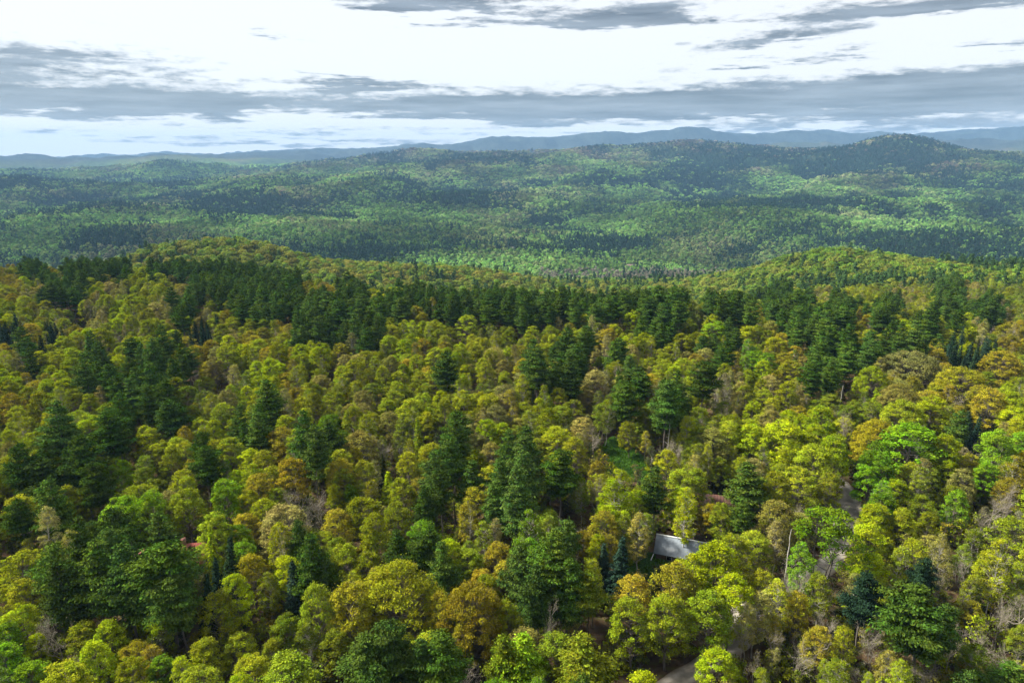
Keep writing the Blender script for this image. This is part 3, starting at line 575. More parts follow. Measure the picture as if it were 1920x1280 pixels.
# trees one can point at: kind, tone, top px, top py, crown width px, height m, label
K_ = dict(m='maple_tree', o='oak_tree', b='birch_tree', p='pine_tree', s='spruce_tree', x='bare_tree', l='poplar_tree', w='willow_tree')
HERO = [
 ('o', 'Y', 745, 1062, 165, 17, 'largest bronze and yellow domed oak, rising behind the bottom pine cluster'),
 ('o', 'O', 655, 1086, 100, 15.5, 'orange-tinged oak crown touching the largest domed oak on its left'),
 ('o', 'O', 895, 1100, 140, 15.5, 'wide bronze oak crown touching the largest domed oak on its right'),
 ('o', 'Y', 590, 1095, 70, 15, None), ('o', 'O', 820, 1112, 60, 14, None), ('o', 'Y', 955, 1118, 60, 13, None),
 ('o', 'O', 1264, 1054, 88, 15, 'orange budding oak just below the grey house roof'),
 ('m', 'L', 1345, 1022, 100, 16, 'big lime maple hiding the far end of the grey house roof'),
 ('m', 'L', 1300, 1040, 75, 14.5, 'lime maple hiding the front of the grey-roofed house'),
 ('m', 'L', 1375, 1075, 80, 15, None), ('m', 'g', 1330, 1110, 90, 14, None), ('o', 'O', 1190, 1080, 76, 13, None), ('o', 'Y', 1255, 1115, 90, 14, None), ('o', 'Y', 1190, 1130, 80, 13, None),
 ('l', 'G', 1553, 954, 124, 19, 'airy lime green tree with forked black limbs before the pale road'),
 ('m', 'L', 1344, 1221, 72, 9, 'small round lime tree beside the gravel road at the bottom edge'),
 ('s', 'S', 1160, 1003, 46, 15, 'taller near-black spruce by the lawn of the grey-roofed house'),
 ('s', 'S', 1138, 1019, 34, 11, 'shorter near-black spruce beside the taller one by the house lawn'),
 ('s', 'S', 418, 1008, 42, 17, 'tall near-black spruce beside the weeping yellow tree'),
 ('s', 'S', 372, 1066, 36, 16, 'near-black spruce in the dark gap under the weeping yellow tree'),
 ('s', 'S', 398, 1042, 34, 15, None),
 ('w', 'L', 392, 980, 52, 15, 'weeping yellow-green tree beside the red roof'),
 ('b', 'Y', 366, 1030, 36, 12, None),
 ('p', 'P', 88, 1022, 72, 19, None), ('p', 'P', 122, 1042, 80, 18, 'pine with low green plumes, leftmost front tree of the pine row'), ('p', 'P', 165, 1014, 84, 20, None), ('p', 'P', 228, 1020, 86, 20, 'broad pine in the middle of the row below the litter bank'),
 ('p', 'P', 300, 1018, 110, 21, 'largest dark pine, directly before the red-roofed house'), ('p', 'P', 268, 1048, 80, 18, None), ('p', 'P', 335, 1072, 76, 17, None),
 ('p', 'P', 745, 1163, 84, 17, 'topmost pine of the cluster at the bottom edge'), ('p', 'P', 690, 1182, 90, 16, None), ('p', 'P', 838, 1196, 84, 16, 'pine at the right end of the bottom pine cluster'), ('p', 'P', 705, 1248, 80, 14, None), ('p', 'g', 776, 1234, 54, 12, None), ('p', 'P', 785, 1205, 70, 15, None),
 ('p', 'P', 582, 1000, 66, 19, None), ('p', 'P', 612, 1036, 50, 15, None), ('s', 'S', 550, 1044, 44, 14, 'small blue-black conifer left of the bronze oaks'),
 ('p', 'g', 1092, 1184, 110, 17, 'green-plumed pine left of the gravel road, at the bottom'), ('p', 'G', 1000, 1190, 90, 15, None), ('p', 'g', 940, 1190, 70, 15, None),
 ('p', 'P', 1032, 1008, 84, 20, None), ('p', 'P', 1064, 1050, 74, 17, 'pine above the pale birch stems, short of the spruces'), ('p', 'P', 1012, 1052, 66, 17, None), ('p', 'g', 1106, 1070, 52, 15, None), ('p', 'P', 960, 1030, 66, 17, None),
 ('p', 'P', 1758, 1108, 112, 20, 'largest pine of the lower right scrub slope'), ('p', 'S', 1626, 1066, 66, 17, 'dark blue-green pine standing alone right of the airy lime tree'), ('p', 'S', 1728, 1036, 46, 14, 'small dark pine in scrub above the largest right-hand pine'), ('p', 'P', 1905, 1246, 90, 10, 'pine cut by the lower right corner'),
 ('p', 'P', 1410, 872, 72, 17, 'round dark pine just above the rust-red roof'), ('p', 'P', 1395, 945, 40, 13, None),
 ('o', 'Y', 1698, 754, 96, 17, 'golden-yellow domed tree above the green maples by the road'), ('o', 'O', 1652, 790, 96, 16, 'orange-bronze crown between golden dome and green maple'),
 ('m', 'G', 1712, 798, 112, 18, 'broad fresh green maple overhanging the upper road'), ('m', 'L', 1782, 812, 54, 17, None), ('m', 'G', 1650, 828, 60, 17, None), ('m', 'G', 1660, 850, 44, 16, 'vivid green slim maple at the edge of the upper road'),
 ('x', 'T', 1592, 757, 42, 17, 'pale spindly tree at the dark gap above the upper road'), ('m', 'L', 1570, 814, 62, 18, None), ('m', 'Y', 1525, 834, 76, 16, None), ('o', 'Y', 1502, 878, 74, 14, None), ('m', 'L', 1545, 762, 60, 17, None), ('m', 'L', 1470, 788, 76, 17, None), ('o', 'Y', 1555, 884, 48, 13, None),
 ('m', 'G', 1872, 804, 64, 18, 'round fresh green maple near the right edge'),
 ('o', 'T', 1712, 660, 120, 17, 'wide tan-and-bronze domed oak, topmost of the big domes'), ('o', 'Y', 1636, 688, 66, 17, None), ('o', 'O', 1805, 690, 100, 17, 'wide bronze domed oak right of the topmost dome'), ('o', 'O', 1880, 660, 80, 17, None), ('o', 'T', 1690, 722, 80, 16, None), ('m', 'L', 1758, 744, 60, 16, None), ('o', 'O', 1860, 726, 64, 16, None),
 ('x', 'B', 1872, 882, 64, 16, 'pale leafless tree spreading its twigs near the right edge'), ('x', 'B', 1895, 900, 50, 15, None), ('m', 'G', 1792, 920, 46, 12, 'small fresh green tree with pale stems in the dark hollow'),
 ('m', 'Y', 1700, 954, 50, 12, None), ('m', 'L', 1645, 944, 62, 12, 'lime green tree right of the gravel turnout'), ('m', 'Y', 1742, 960, 40, 11, None),
 ('x', 'B', 548, 900, 44, 13, 'grey leafless tree above the olive thicket, left of the other'), ('x', 'B', 598, 908, 50, 13, None), ('x', 'B', 100, 1132, 66, 13, 'grey leafless tree in the olive scrub under the pine row'),
 ('x', 'B', 1026, 1112, 46, 15, 'bundle of pale birch stems below the central pine'), ('x', 'B', 880, 1235, 100, 10, 'sprawling leafless thicket tree at the bottom edge'), ('x', 'B', 1400, 1120, 40, 14, 'pale leaning birch stems beside the gravel road bend'), ('x', 'B', 1650, 1150, 60, 13, None), ('x', 'B', 1745, 1225, 70, 10, None), ('x', 'T', 1500, 1060, 50, 13, None),
 ('b', 'T', 1425, 1104, 56, 13, None), ('b', 'Y', 1468, 1084, 50, 13, None), ('o', 'O', 1500, 1108, 52, 11, None), ('b', 'T', 1405, 1128, 36, 12, None), ('m', 'g', 1358, 941, 40, 12, None),
 ('s', 'L', 727, 882, 34, 11, 'young yellow-green conifer with tiered branches in the clearing'), ('p', 'G', 655, 904, 24, 11, None),
 ('m', 'L', 1014, 744, 34, 13, 'small lime tree alone against the dark hollow'), ('m', 'L', 194, 614, 50, 17, 'bright lime dome, largest lime crown on the upper left slope'), ('m', 'L', 273, 600, 34, 16, 'round lime crown right of the largest lime dome'), ('m', 'L', 202, 555, 24, 15, None), ('m', 'L', 245, 552, 40, 16, None), ('b', 'Y', 278, 528, 26, 15, None),
 ('s', 'P', 168, 627, 38, 19, 'tall conical spruce standing below the largest lime dome'), ('m', 'L', 594, 641, 40, 17, None), ('m', 'L', 515, 642, 42, 17, None), ('m', 'L', 505, 672, 38, 16, None), ('m', 'Y', 658, 762, 50, 15, 'flat-topped yellow tree above a dark column of shade'),
 ('p', 'P', 490, 712, 62, 21, 'tall dark pine before the bright mid-slope maples'), ('p', 'P', 478, 776, 50, 18, None), ('s', 'g', 785, 775, 26, 17, 'narrow yellow-green column tree in the dark hollow'), ('b', 'Y', 395, 735, 26, 13, None),
 ('p', 'P', 205, 775, 66, 20, None), ('p', 'P', 830, 1010, 56, 17, None), ('p', 'P', 745, 985, 50, 15, 'small dark pine at the tip of the golden slope'), ('p', 'P', 800, 905, 44, 16, None), ('m', 'L', 690, 990, 34, 12, None), ('o', 'Y', 700, 960, 60, 14, None), ('o', 'Y', 1050, 800, 66, 13, None), ('x', 'B', 1115, 790, 40, 13, 'leafless tree at the upper edge of the grass clearing'),
 ('o', 'Y', 1078, 822, 56, 13, None), ('b', 'L', 1165, 870, 44, 17, None), ('b', 'L', 1290, 910, 44, 17, None), ('o', 'Y', 1255, 845, 50, 13, None), ('b', 'L', 1155, 895, 60, 16, 'tall lime tree standing at the edge of the pine grove'),
 ('o', 'Y', 1490, 1140, 0, 0, None), ('o', 'O', 1334, 947, 54, 9, 'low bronze tree before the rust-red roof'), ('b', 'g', 1372, 956, 40, 8, None), ('m', 'G', 1352, 968, 40, 7, None), ('o', 'O', 1545, 1180, 60, 10, 'orange-red budding tree in the lower right scrub'), ('o', 'Y', 1590, 1175, 44, 9, None), ('o', 'Y', 400, 1110, 74, 13, 'pale yellow budding oak right of the pine row'), ('m', 'L', 440, 1080, 60, 14, None),
 ('m', 'L', 40, 1130, 60, 11, 'lime tree at the left edge below the pine row'), ('m', 'L', 200, 1165, 56, 10, None), ('m', 'L', 298, 1152, 46, 10, None), ('o', 'Y', 1430, 1070, 60, 12, 'golden budding oak right of the gravel bend'), ('m', 'L', 1640, 1040, 66, 12, None),
 ('m', 'L', 975, 620, 0, 0, None), ('o', 'Y', 870, 590, 46, 16, None), ('m', 'L', 875, 592, 0, 0, None), ('m', 'G', 1340, 600, 44, 15, 'vivid green crown below the dark pine belt'), ('m', 'L', 1187, 582, 30, 16, 'round lime crown at the foot of the dark pine belt'),
]
for h in HERO:
    if h[4] == 0: continue
    k, ch, px, py, wpx, H, lab = h; kind = K_[k]
    wpx *= 1.4 if k == 's' else 1.0; x, y, z = place_at(px, py, H); _, _, dep = project(x, y, z+H*.7)
    add_tree(kind, x, y, z, H, wpx*float(dep)/F/2, ch, lab)
NH = len(trees)
# road centre line
ROADPX = [(1120, 1345), (1250, 1288), (1330, 1240), (1385, 1200), (1384, 1176), (1366, 1160), (1390, 1140), (1440, 1120), (1500, 1090), (1548, 1062), (1570, 1030), (1588, 1000), (1598, 970), (1592, 944), (1592, 925), (1570, 900), (1530, 880)]
road = np.array([ground_at(*p)[:2] for p in ROADPX])
t0 = np.linspace(0, len(road)-1, 220)
def crom(P, t_):
    out_ = []
    for u in t_:
        i_ = min(int(u), len(P)-2); f = u-i_; p0, p1, p2, p3 = P[max(i_-1, 0)], P[i_], P[i_+1], P[min(i_+2, len(P)-1)]
        out_.append(.5*((2*p1)+(-p0+p2)*f+(2*p0-5*p1+4*p2-p3)*f*f+(-p0+3*p1-3*p2+p3)*f**3))
    return np.array(out_)
road = crom(road, t0)
HOUSES = {}
# houses: position on ground from the photo
gh = ground_at(1282, 1046); HOUSES['grey'] = gh
rh = ground_at(322, 1072); HOUSES['red'] = rh
ch_ = ground_at(1356, 962); HOUSES['rust'] = ch_
grid = {}
def gkey(x, y): return int(x//10), int(y//10)
def put(i_, x, y): grid.setdefault(gkey(x, y), []).append(i_)
for i_, t_ in enumerate(trees): put(i_, t_['x'], t_['y'])
def free(x, y, R, k=.70):
    a, b = gkey(x, y)
    for u in range(a-2, a+3):
        for v in range(b-2, b+3):
            for q in grid.get((u, v), ()):
                w_ = trees[q]
                if math.hypot(w_['x']-x, w_['y']-y) < (w_['R']+R)*k: return False
    return True
MIX = {'L': [('maple_tree', .9), ('birch_tree', 1)], 'G': [('maple_tree', .8), ('birch_tree', 1)], 'Y': [('oak_tree', .5), ('birch_tree', .66), ('maple_tree', 1)], 'O': [('oak_tree', .8), ('birch_tree', 1)],
       'T': [('oak_tree', .6), ('birch_tree', .86), ('bare_tree', 1)], 'g': [('birch_tree', .4), ('maple_tree', .75), ('oak_tree', 1)], 'P': [('pine_tree', 1)], 'S': [('spruce_tree', 1)], 'B': [('bare_tree', .8), ('birch_tree', 1)], 'K': [('birch_tree', .4), ('spruce_tree', .7), ('bare_tree', 1)]}
cand = []
for yy in np.arange(30, 480, 3.2):
    for xx in np.arange(-yy*.92-30, yy*.92+30, 3.2): cand.append((xx+rng.uniform(-1.6, 1.6), yy+rng.uniform(-1.6, 1.6)))
cand = np.array(cand); rng.shuffle(cand)
cz_ = height(cand[:, 0], cand[:, 1])
PX, PY, _ = project(cand[:, 0], cand[:, 1], cz_+13.0)
def cell(px, py): return MAP[int(min(max((py-480)/40, 0), 19))][int(min(max(px/40, 0), 47))]
order = np.argsort([0 if cell(a, b) in 'PS' else 1 for a, b in zip(PX, PY)], kind='stable')     # conifer stands claim their ground first
cand, cz_, PX, PY = cand[order], cz_[order], PX[order], PY[order]
jx, jy = rng.normal(size=len(cand))*7, rng.normal(size=len(cand))*6
nearhouse = lambda x, y: any(math.hypot(x-h[0], y-h[1]) < 7.2 for h in HOUSES.values())
for (x, y), z, px, py, a, b in zip(cand, cz_, PX, PY, jx, jy):
    ci = int(min(max((px+a)/40, 0), 47)); ri = int((py+b-480)/40)
    if px < -150 or px > 2070: continue
    if ri < 0: ri = 0
    ri = min(ri, 19); ch = MAP[ri][ci]
    if ch == '.': ch = 'P' if ri == 0 and ci < 20 and rng.rand() < .8 else 'Y'
    if ch in 'M': continue
    if ch == 'O' and rng.rand() < .35: ch = 'Y'
    if ch == 'T' and rng.rand() < .45: ch = 'Yg'[rng.randint(2)]
    if px > 1400 and py > 1060 and ch in 'YL' and rng.rand() < .5: ch = 'TgO'[rng.randint(3)]
    if ch in 'RH': ch = 'YTgOL'[rng.randint(5)]
    if ch == 'K' and rng.rand() < .72: continue
    r = rng.rand()
    if ch == 'P' and y < 300 and rng.rand() < .45: continue
    if rng.rand() < .10 and ch in 'YOTgL': ch = 'YOTgL'[rng.randint(5)]
    kind = next(k for k, c in MIX[ch] if r <= c)
    if px > 1400 and py > 1010 and kind in ('oak_tree', 'maple_tree', 'birch_tree') and rng.rand() < .62: kind = 'bare_tree' if rng.rand() < .48 else 'birch_tree'
    h0, h1 = KINDH[kind]; H = rng.uniform(h0, h1); base = LIB[kind][0]; R = base['R']*(H/base['H'])*rng.uniform(.72, 1.08)
    if kind in ('maple_tree', 'oak_tree'): R *= 1.22
    if ch == 'g': H *= .85
    if ch == 'K': H *= .6; R *= .7
    if py > 1050 and px > 1400: H *= .72; R *= .8          # regrowth scrub on the lower right slope
    if py > 1120 and px < 520: H *= .72; R *= .85
    if kind == 'pine_tree': R *= .80; H *= rng.uniform(.84, 1.08)
    if y > 300 and ch in 'P': H *= .9; R *= .78
    if not free(x, y, R, {'K': .55, 'P': .78}.get(ch, .68)): continue
    if y < 260 and (np.hypot(road[:, 0]-x, road[:, 1]-y).min() < 2.3+R*.05 or nearhouse(x, y)): continue
    if y < 260 and blocks(x, y, z, H, R): continue
    # keep heroes' crowns in the clear
    add_tree(kind, x, y, z, H, R, ch); put(len(trees)-1, x, y)
print('trees', len(trees), time.time()-T0)

# hidden by nearer crowns? keep a hero visible: drop fillers that stand right in front of a labelled hero
HE = [(i_, trees[i_]) for i_ in range(NH)]
hp = []
for i_, h in HE:
    px, pt, dep = project(h['x'], h['y'], h['z']+h['H']); _, pb, _ = project(h['x'], h['y'], h['z']+h['H']*.55)
    hp.append((float(px), float(pt+pb)/2, h['R']*F/float(dep), abs(float(pb-pt))/2, float(dep)))
keep = trees[:NH]
for t_ in trees[NH:]:
    if t_['y'] < 330:
        px, pt, dep = project(t_['x'], t_['y'], t_['z']+t_['H']); _, pb, _ = project(t_['x'], t_['y'], t_['z']+t_['H']*.35)
        cx, cy, rx, ry = float(px), float(pt+pb)/2, t_['R']*F/float(dep), abs(float(pb-pt))/2; bad = False
        for (a, b, ra, rb, dh) in hp:
            if float(dep) < dh and ((a-cx)/(rx*.9+ra*.45))**2+((b-cy)/(ry*.9+rb*.5))**2 < 1: bad = True; break
        if bad: continue
    keep.append(t_)
trees = keep; print('after hero clearing', len(trees))

# ------------------------------------------------------------------ which become objects of their own: at most 290 of each kind, largest in the picture first
for t_ in trees:
    px, py, dep = project(t_['x'], t_['y'], t_['z']+t_['H']*.75); t_['px'], t_['py'], t_['dep'] = float(px), float(py), float(dep)
    t_['in'] = -10 < px < 1930 and py < 1275
def visible(t_):
    return t_['in']
bykind = {}
for i_, t_ in enumerate(trees): bykind.setdefault(t_['kind'], []).append(i_)
single = set()
for k, ids in bykind.items():
    ids = [q for q in ids if visible(trees[q])]
    ids.sort(key=lambda q: (q >= NH, -trees[q]['R']/trees[q]['dep']))
    single |= set(ids[:290])
ANCH = [(1275, 1000, 'above the grey house roof'), (1180, 1110, 'below the grey-roofed house'), (1290, 1160, 'along the gravel road\'s inner bank'), (1100, 1230, 'at the bottom beside the road mouth'),
        (340, 1000, 'above the red roof'), (180, 1080, 'around the pine row'), (60, 1000, 'at the left edge above the pine row'), (150, 1200, 'in the bottom left scrub'), (400, 1190, 'below the pale budding oak'),
        (600, 1120, 'around the largest domed oak'), (640, 1230, 'at the bottom by the pine cluster'), (900, 1230, 'at the bottom by the leafless thicket'), (1380, 960, 'around the rust-red roof'),
        (1160, 850, 'around the grass clearing'), (1010, 960, 'in the central pine grove'), (830, 960, 'on the golden slope'), (640, 930, 'in the hollow left of the golden slope'), (450, 900, 'on the slope above the weeping tree'),
        (200, 880, 'on the left slope at mid height'), (60, 780, 'at the left edge at mid height'), (300, 760, 'in the dark conifer hollow'), (520, 760, 'around the tall dark mid-slope pine'), (760, 740, 'in the centre left canopy'),
        (960, 720, 'in the canopy centre'), (1180, 730, 'above the grass clearing'), (1400, 760, 'left of the upper road gap'), (1590, 860, 'over the upper road'), (1750, 870, 'around the broad fresh green maple'),
        (1760, 740, 'among the big golden domes'), (1880, 800, 'at the right edge at mid height'), (1840, 960, 'around the pale leafless tree'), (1560, 1060, 'around the airy lime tree'), (1720, 1080, 'in the lower right scrub'),
        (1880, 1120, 'at the right edge of the scrub'), (1500, 1220, 'at the bottom of the right scrub'), (1750, 1220, 'under the largest right-hand pine'), (100, 640, 'on the upper left slope'), (300, 620, 'below the upper left pines'),
        (480, 640, 'below the pine ridge'), (700, 640, 'at the foot of the pine ridge'), (900, 630, 'at the foot of the pine belt'), (1120, 640, 'below the dark pine belt'), (1330, 640, 'right of the dark pine belt'), (1560, 660, 'in the right-hand pines'), (1800, 620, 'at the upper right'),
        (200, 530, 'along the upper left ridge'), (450, 540, 'on the pine ridge'), (650, 560, 'on the pine ridge\'s end'), (900, 560, 'in the pine belt'), (1200, 570, 'in the pine belt\'s right half'), (1500, 590, 'in the pines beyond the belt'), (1750, 570, 'on the upper right slope')]
ORD = ['first', 'second', 'third', 'fourth', 'fifth', 'sixth', 'seventh', 'eighth', 'ninth', 'tenth', 'eleventh', 'twelfth'] + ['%dth' % n for n in range(13, 60)]
KN = {'maple_tree': 'maple', 'oak_tree': 'oak', 'birch_tree': 'birch', 'pine_tree': 'pine', 'spruce_tree': 'spruce', 'bare_tree': 'bare tree', 'poplar_tree': 'poplar', 'willow_tree': 'weeping tree'}
buck = {}
for q in single:
    t_ = trees[q]
    if t_['label']: continue
    an = min(range(len(ANCH)), key=lambda k: (ANCH[k][0]-t_['px'])**2+((ANCH[k][1]-t_['py'])*1.3)**2)
    rel = t_['R']/t_['H']; b0 = LIB[t_['kind']][0]; rel /= b0['R']/b0['H']
    shp = 'broad' if rel > .97 else ('slim' if rel < .82 else 'full')
    buck.setdefault((t_['ch'], t_['kind'], shp, an), []).append(q)
for (ch, kind, shp, an), ids in buck.items():
    ids.sort(key=lambda q: trees[q]['px'])
    for n_, q in enumerate(ids):
        tw = TONEWORD[ch]
        if kind == 'bare_tree': tw = {'B': 'grey', 'K': 'dusky', 'T': 'tan', 'Y': 'yellowish', 'O': 'reddish', 'g': 'olive-flecked', 'L': 'lime-flecked'}.get(ch, 'pale')
        base_ = f"{shp} {tw} {KN[kind]}"
        trees[q]['label'] = f"{base_} {ANCH[an][2]}" if len(ids) == 1 else f"{base_} {ANCH[an][2]}, {ORD[n_]} from the left"
GROUPS = {'maple_tree': 'maples leafing out across the wooded plateau', 'oak_tree': 'budding oaks across the wooded plateau', 'birch_tree': 'slim birches across the wooded plateau', 'pine_tree': 'white pines across the wooded plateau', 'spruce_tree': 'dark spruces across the wooded plateau', 'bare_tree': 'leafless trees across the wooded plateau', 'poplar_tree': 'poplars by the road', 'willow_tree': 'weeping trees'}
def spawn(t_, rs):
    kind = t_['kind']; lib = LIB[kind]; v = lib[rs.randint(4, 7) if kind == 'pine_tree' and t_['y'] > 270 else rs.randint(len(lib))]
    if kind == 'oak_tree' and t_['R'] > 5.4: v = GRAND[rs.randint(2)]
    e_ = bpy.data.objects.new(kind, None); COL.objects.link(e_); e_.empty_display_size = .5
    e_.location = (t_['x'], t_['y'], t_['z']-.05); e_.rotation_euler = (rs.normal()*.045, rs.normal()*.045, rs.rand()*6.283)
    sR = t_['R']/v['R']; e_.scale = (sR, sR, t_['H']/v['H'])
    e_['label'] = t_['label']; e_['category'] = {'bare_tree': 'bare tree'}.get(kind, kind.replace('_', ' '))
    if len(bykind[kind]) > 1: e_['group'] = GROUPS[kind]
    for part in ('crown', 'trunk'):
        c = bpy.data.objects.new(part, v[part]); COL.objects.link(c); c.parent = e_
        if part == 'crown': c['tone'] = [float(q) for q in t_['rgb']]
    return e_
rs = np.random.RandomState(77)
for q in sorted(single): spawn(trees[q], rs)
print('singles', len(single), {k: len([q for q in v if q in single]) for k, v in bykind.items()}, time.time()-T0)

# ------------------------------------------------------------------ geometry-node scatter for what nobody could count
def scatter(name, P, rot, scl, idx, tones, meshes, kind='stuff'):
    cl = bpy.data.collections.new(name+' kinds')
    for i_, m_ in enumerate(meshes): cl.objects.link(bpy.data.objects.new('%s_%03d' % (name, i_), m_))
    me = mesh_from(name, P, None, None, attrs={'rot': ('POINT', 'FLOAT', rot), 'scl': ('POINT', 'FLOAT_VECTOR', scl), 'idx': ('POINT', 'INT', idx), 'tone': ('POINT', 'FLOAT_COLOR', np.concatenate([tones, np.ones((len(P), 1))], 1))})
    ob = link(name, me, kind=kind)
    ng = bpy.data.node_groups.new(name, 'GeometryNodeTree'); ng.interface.new_socket('Geometry', in_out='INPUT', socket_type='NodeSocketGeometry'); ng.interface.new_socket('Geometry', in_out='OUTPUT', socket_type='NodeSocketGeometry')
    gi = ng.nodes.new('NodeGroupInput'); go = ng.nodes.new('NodeGroupOutput')
    mp = ng.nodes.new('GeometryNodeMeshToPoints'); ip = ng.nodes.new('GeometryNodeInstanceOnPoints'); ci = ng.nodes.new('GeometryNodeCollectionInfo')
    ci.inputs[0].default_value = cl; ci.inputs['Separate Children'].default_value = True; ci.inputs['Reset Children'].default_value = True
    def nat(nm, ty):
        a = ng.nodes.new('GeometryNodeInputNamedAttribute'); a.data_type = ty; a.inputs['Name'].default_value = nm; return a.outputs['Attribute']
    cb = ng.nodes.new('ShaderNodeCombineXYZ'); ng.links.new(nat('rot', 'FLOAT'), cb.inputs[2])
    ng.links.new(gi.outputs[0], mp.inputs['Mesh']); ng.links.new(mp.outputs[0], ip.inputs['Points']); ng.links.new(ci.outputs[0], ip.inputs['Instance'])
    ip.inputs['Pick Instance'].default_value = True; ng.links.new(nat('idx', 'INT'), ip.inputs['Instance Index'])
    ng.links.new(cb.outputs[0], ip.inputs['Rotation']); ng.links.new(nat('scl', 'FLOAT_VECTOR'), ip.inputs['Scale'])
    ng.links.new(ip.outputs[0], go.inputs[0])
    md = ob.modifiers.new('scatter', 'NODES'); md.node_group = ng
    return ob
meshes = []; off = {}
for k in ('maple_tree', 'oak_tree', 'birch_tree', 'pine_tree', 'spruce_tree', 'bare_tree'):
    off[k] = len(meshes); meshes += [v['joined'] for v in LIB[k]]
rest = [t_ for i_, t_ in enumerate(trees) if i_ not in single and t_['kind'] in off]
def arrays(rest, rs):
    P = np.array([(t_['x'], t_['y'], t_['z']-.05) for t_ in rest]); rot = rs.rand(len(rest))*6.283; idx = []; scl = []
    for t_ in rest:
        lib = LIB[t_['kind']]; v = rs.randint(4, 7) if t_['kind'] == 'pine_tree' and t_['y'] > 270 else rs.randint(len(lib)); idx.append(off[t_['kind']]+v); s_ = t_['R']/lib[v]['R']; scl.append((s_, s_, t_['H']/lib[v]['H']))
    return P, rot, np.array(scl), np.array(idx), np.array([t_['rgb'] for t_ in rest])
scatter('plateau_forest', *arrays(rest, rs), meshes)
print('rest', len(rest))

# undergrowth: saplings and brush between the trunks
shr = [d['joined'] for d in build(broad, 3, 1.6, 2.6, name='brush', Rr=1.5, H=2.6, base=.08, nclump=16, nleaf=55, lsize=.20, cl=.55, trunk_r=.04, twigs=8)]
sap = [d['joined'] for d in build(broad, 2, 1.1, 6.0, name='sapling', Rr=1.0, H=6., base=.18, nclump=20, nleaf=26, lsize=.17, cl=.5, shape='oval', trunk_r=.05, twigs=5)]
ux = []
for yy in np.arange(28, 330, 3.0):
    for xx in np.arange(-yy*.9-10, yy*.9+10, 3.0): ux.append((xx+rs.uniform(-1.5, 1.5), yy+rs.uniform(-1.5, 1.5)))
ux = np.array(ux); ux = ux[rs.rand(len(ux)) < np.where(ux[:, 1] < 200, .9, .35)*(.35+1.3*(fbm(ux[:, 0]/22, ux[:, 1]/22, 2)))]
uz = height(ux[:, 0], ux[:, 1]); upx, upy, _ = project(ux[:, 0], ux[:, 1], uz+1.5)
ok = np.ones(len(ux), bool)
for i_ in range(len(ux)):
    if ux[i_, 1] < 260 and np.hypot(road[:, 0]-ux[i_, 0], road[:, 1]-ux[i_, 1]).min() < 3.4: ok[i_] = False
    if any(math.hypot(ux[i_, 0]-h[0], ux[i_, 1]-h[1]) < 7.8 for h in HOUSES.values()): ok[i_] = False
    for (a, b, r) in SAFE:
        if (a-upx[i_])**2+(b-upy[i_])**2 < (r+9)**2: ok[i_] = False
ux, uz = ux[ok], uz[ok]; n = len(ux)
ui = np.where(rs.rand(n) < .62, rs.randint(0, 3, n), 3+rs.randint(0, 2, n)); us = rs.uniform(.55, 1.35, n)
ut = np.array([TONES['gYTOKLg'[k]] for k in rs.randint(0, 7, n)])*(.55+.5*rs.rand(n, 1))
scatter('undergrowth', np.c_[ux, uz], rs.rand(n)*6.28, np.c_[us, us, us*rs.uniform(.7, 1.3, n)], ui, ut, shr+sap)
print('undergrowth', n)

# ------------------------------------------------------------------ woods beyond the plateau
def lod_hard(seed, nc, per, ls, R=5.0, H=12.5):
    r_ = np.random.RandomState(seed); C = []; Nn = []
    for _ in range(nc):
        u = r_.rand()*6.28; zr = r_.rand()**.7; rad = math.sqrt(1-zr**2.2)*R*(.6+.4*r_.rand()); c = np.array([rad*math.cos(u), rad*math.sin(u), H*(.42+.55*zr)])
        p = r_.normal(size=(per, 3)); p /= np.linalg.norm(p, axis=1, keepdims=True); p[:, 2] = np.abs(p[:, 2])
        C.append(c+p*np.array([1.3, 1.3, .85])*R/5); Nn.append(p*.8+np.array([0, 0, .4]))
    C = np.concatenate(C); V, Fq = cards(r_, C, ls, np.concatenate(Nn), 1.1, .5); T = Tubes(); T.add(np.array([[0, 0, 0], [0, 0, H*.7]]), [.25, .1], 4); tV, tF = T.get()
    return mesh_from('far hardwood', np.vstack([V, tV]), np.vstack([Fq, tF+len(V)]), None, [M_FAR, M_BARK], mi=np.r_[np.zeros(len(Fq)), np.ones(len(tF))], attrs={'var': ('FACE', 'FLOAT', np.r_[r_.rand(len(Fq)), np.full(len(tF), .5)]), 'hue': ('FACE', 'FLOAT', np.r_[r_.rand(len(Fq)), np.full(len(tF), .5)])})
def lod_con(seed, nc, per, ls, R=3.6, H=16.0):
    r_ = np.random.RandomState(seed); C = []; Nn = []
    for k in range(nc):
        f = (k+r_.rand())/nc; u = r_.rand()*6.28; rad = R*(1-f**1.2)*(.55+.45*r_.rand()); c = np.array([rad*math.cos(u), rad*math.sin(u), H*(.28+.7*f)])
        p = r_.normal(size=(per, 3)); p /= np.linalg.norm(p, axis=1, keepdims=True); p[:, 2] = np.abs(p[:, 2])
        C.append(c+p*np.array([1.0, 1.0, .6])); Nn.append(p*.6+np.array([0, 0, .5]))
    C = np.concatenate(C); V, Fq = cards(r_, C, ls, np.concatenate(Nn), 1.3, .5); T = Tubes(); T.add(np.array([[0, 0, 0], [0, 0, H*.9]]), [.25, .05], 4); tV, tF = T.get()
    return mesh_from('far conifer', np.vstack([V, tV]), np.vstack([Fq, tF+len(V)]), None, [M_FAR, M_BARK], mi=np.r_[np.zeros(len(Fq)), np.ones(len(tF))], attrs={'var': ('FACE', 'FLOAT', np.r_[r_.rand(len(Fq)), np.full(len(tF), .5)]), 'hue': ('FACE', 'FLOAT', np.r_[r_.rand(len(Fq)), np.full(len(tF), .5)])})
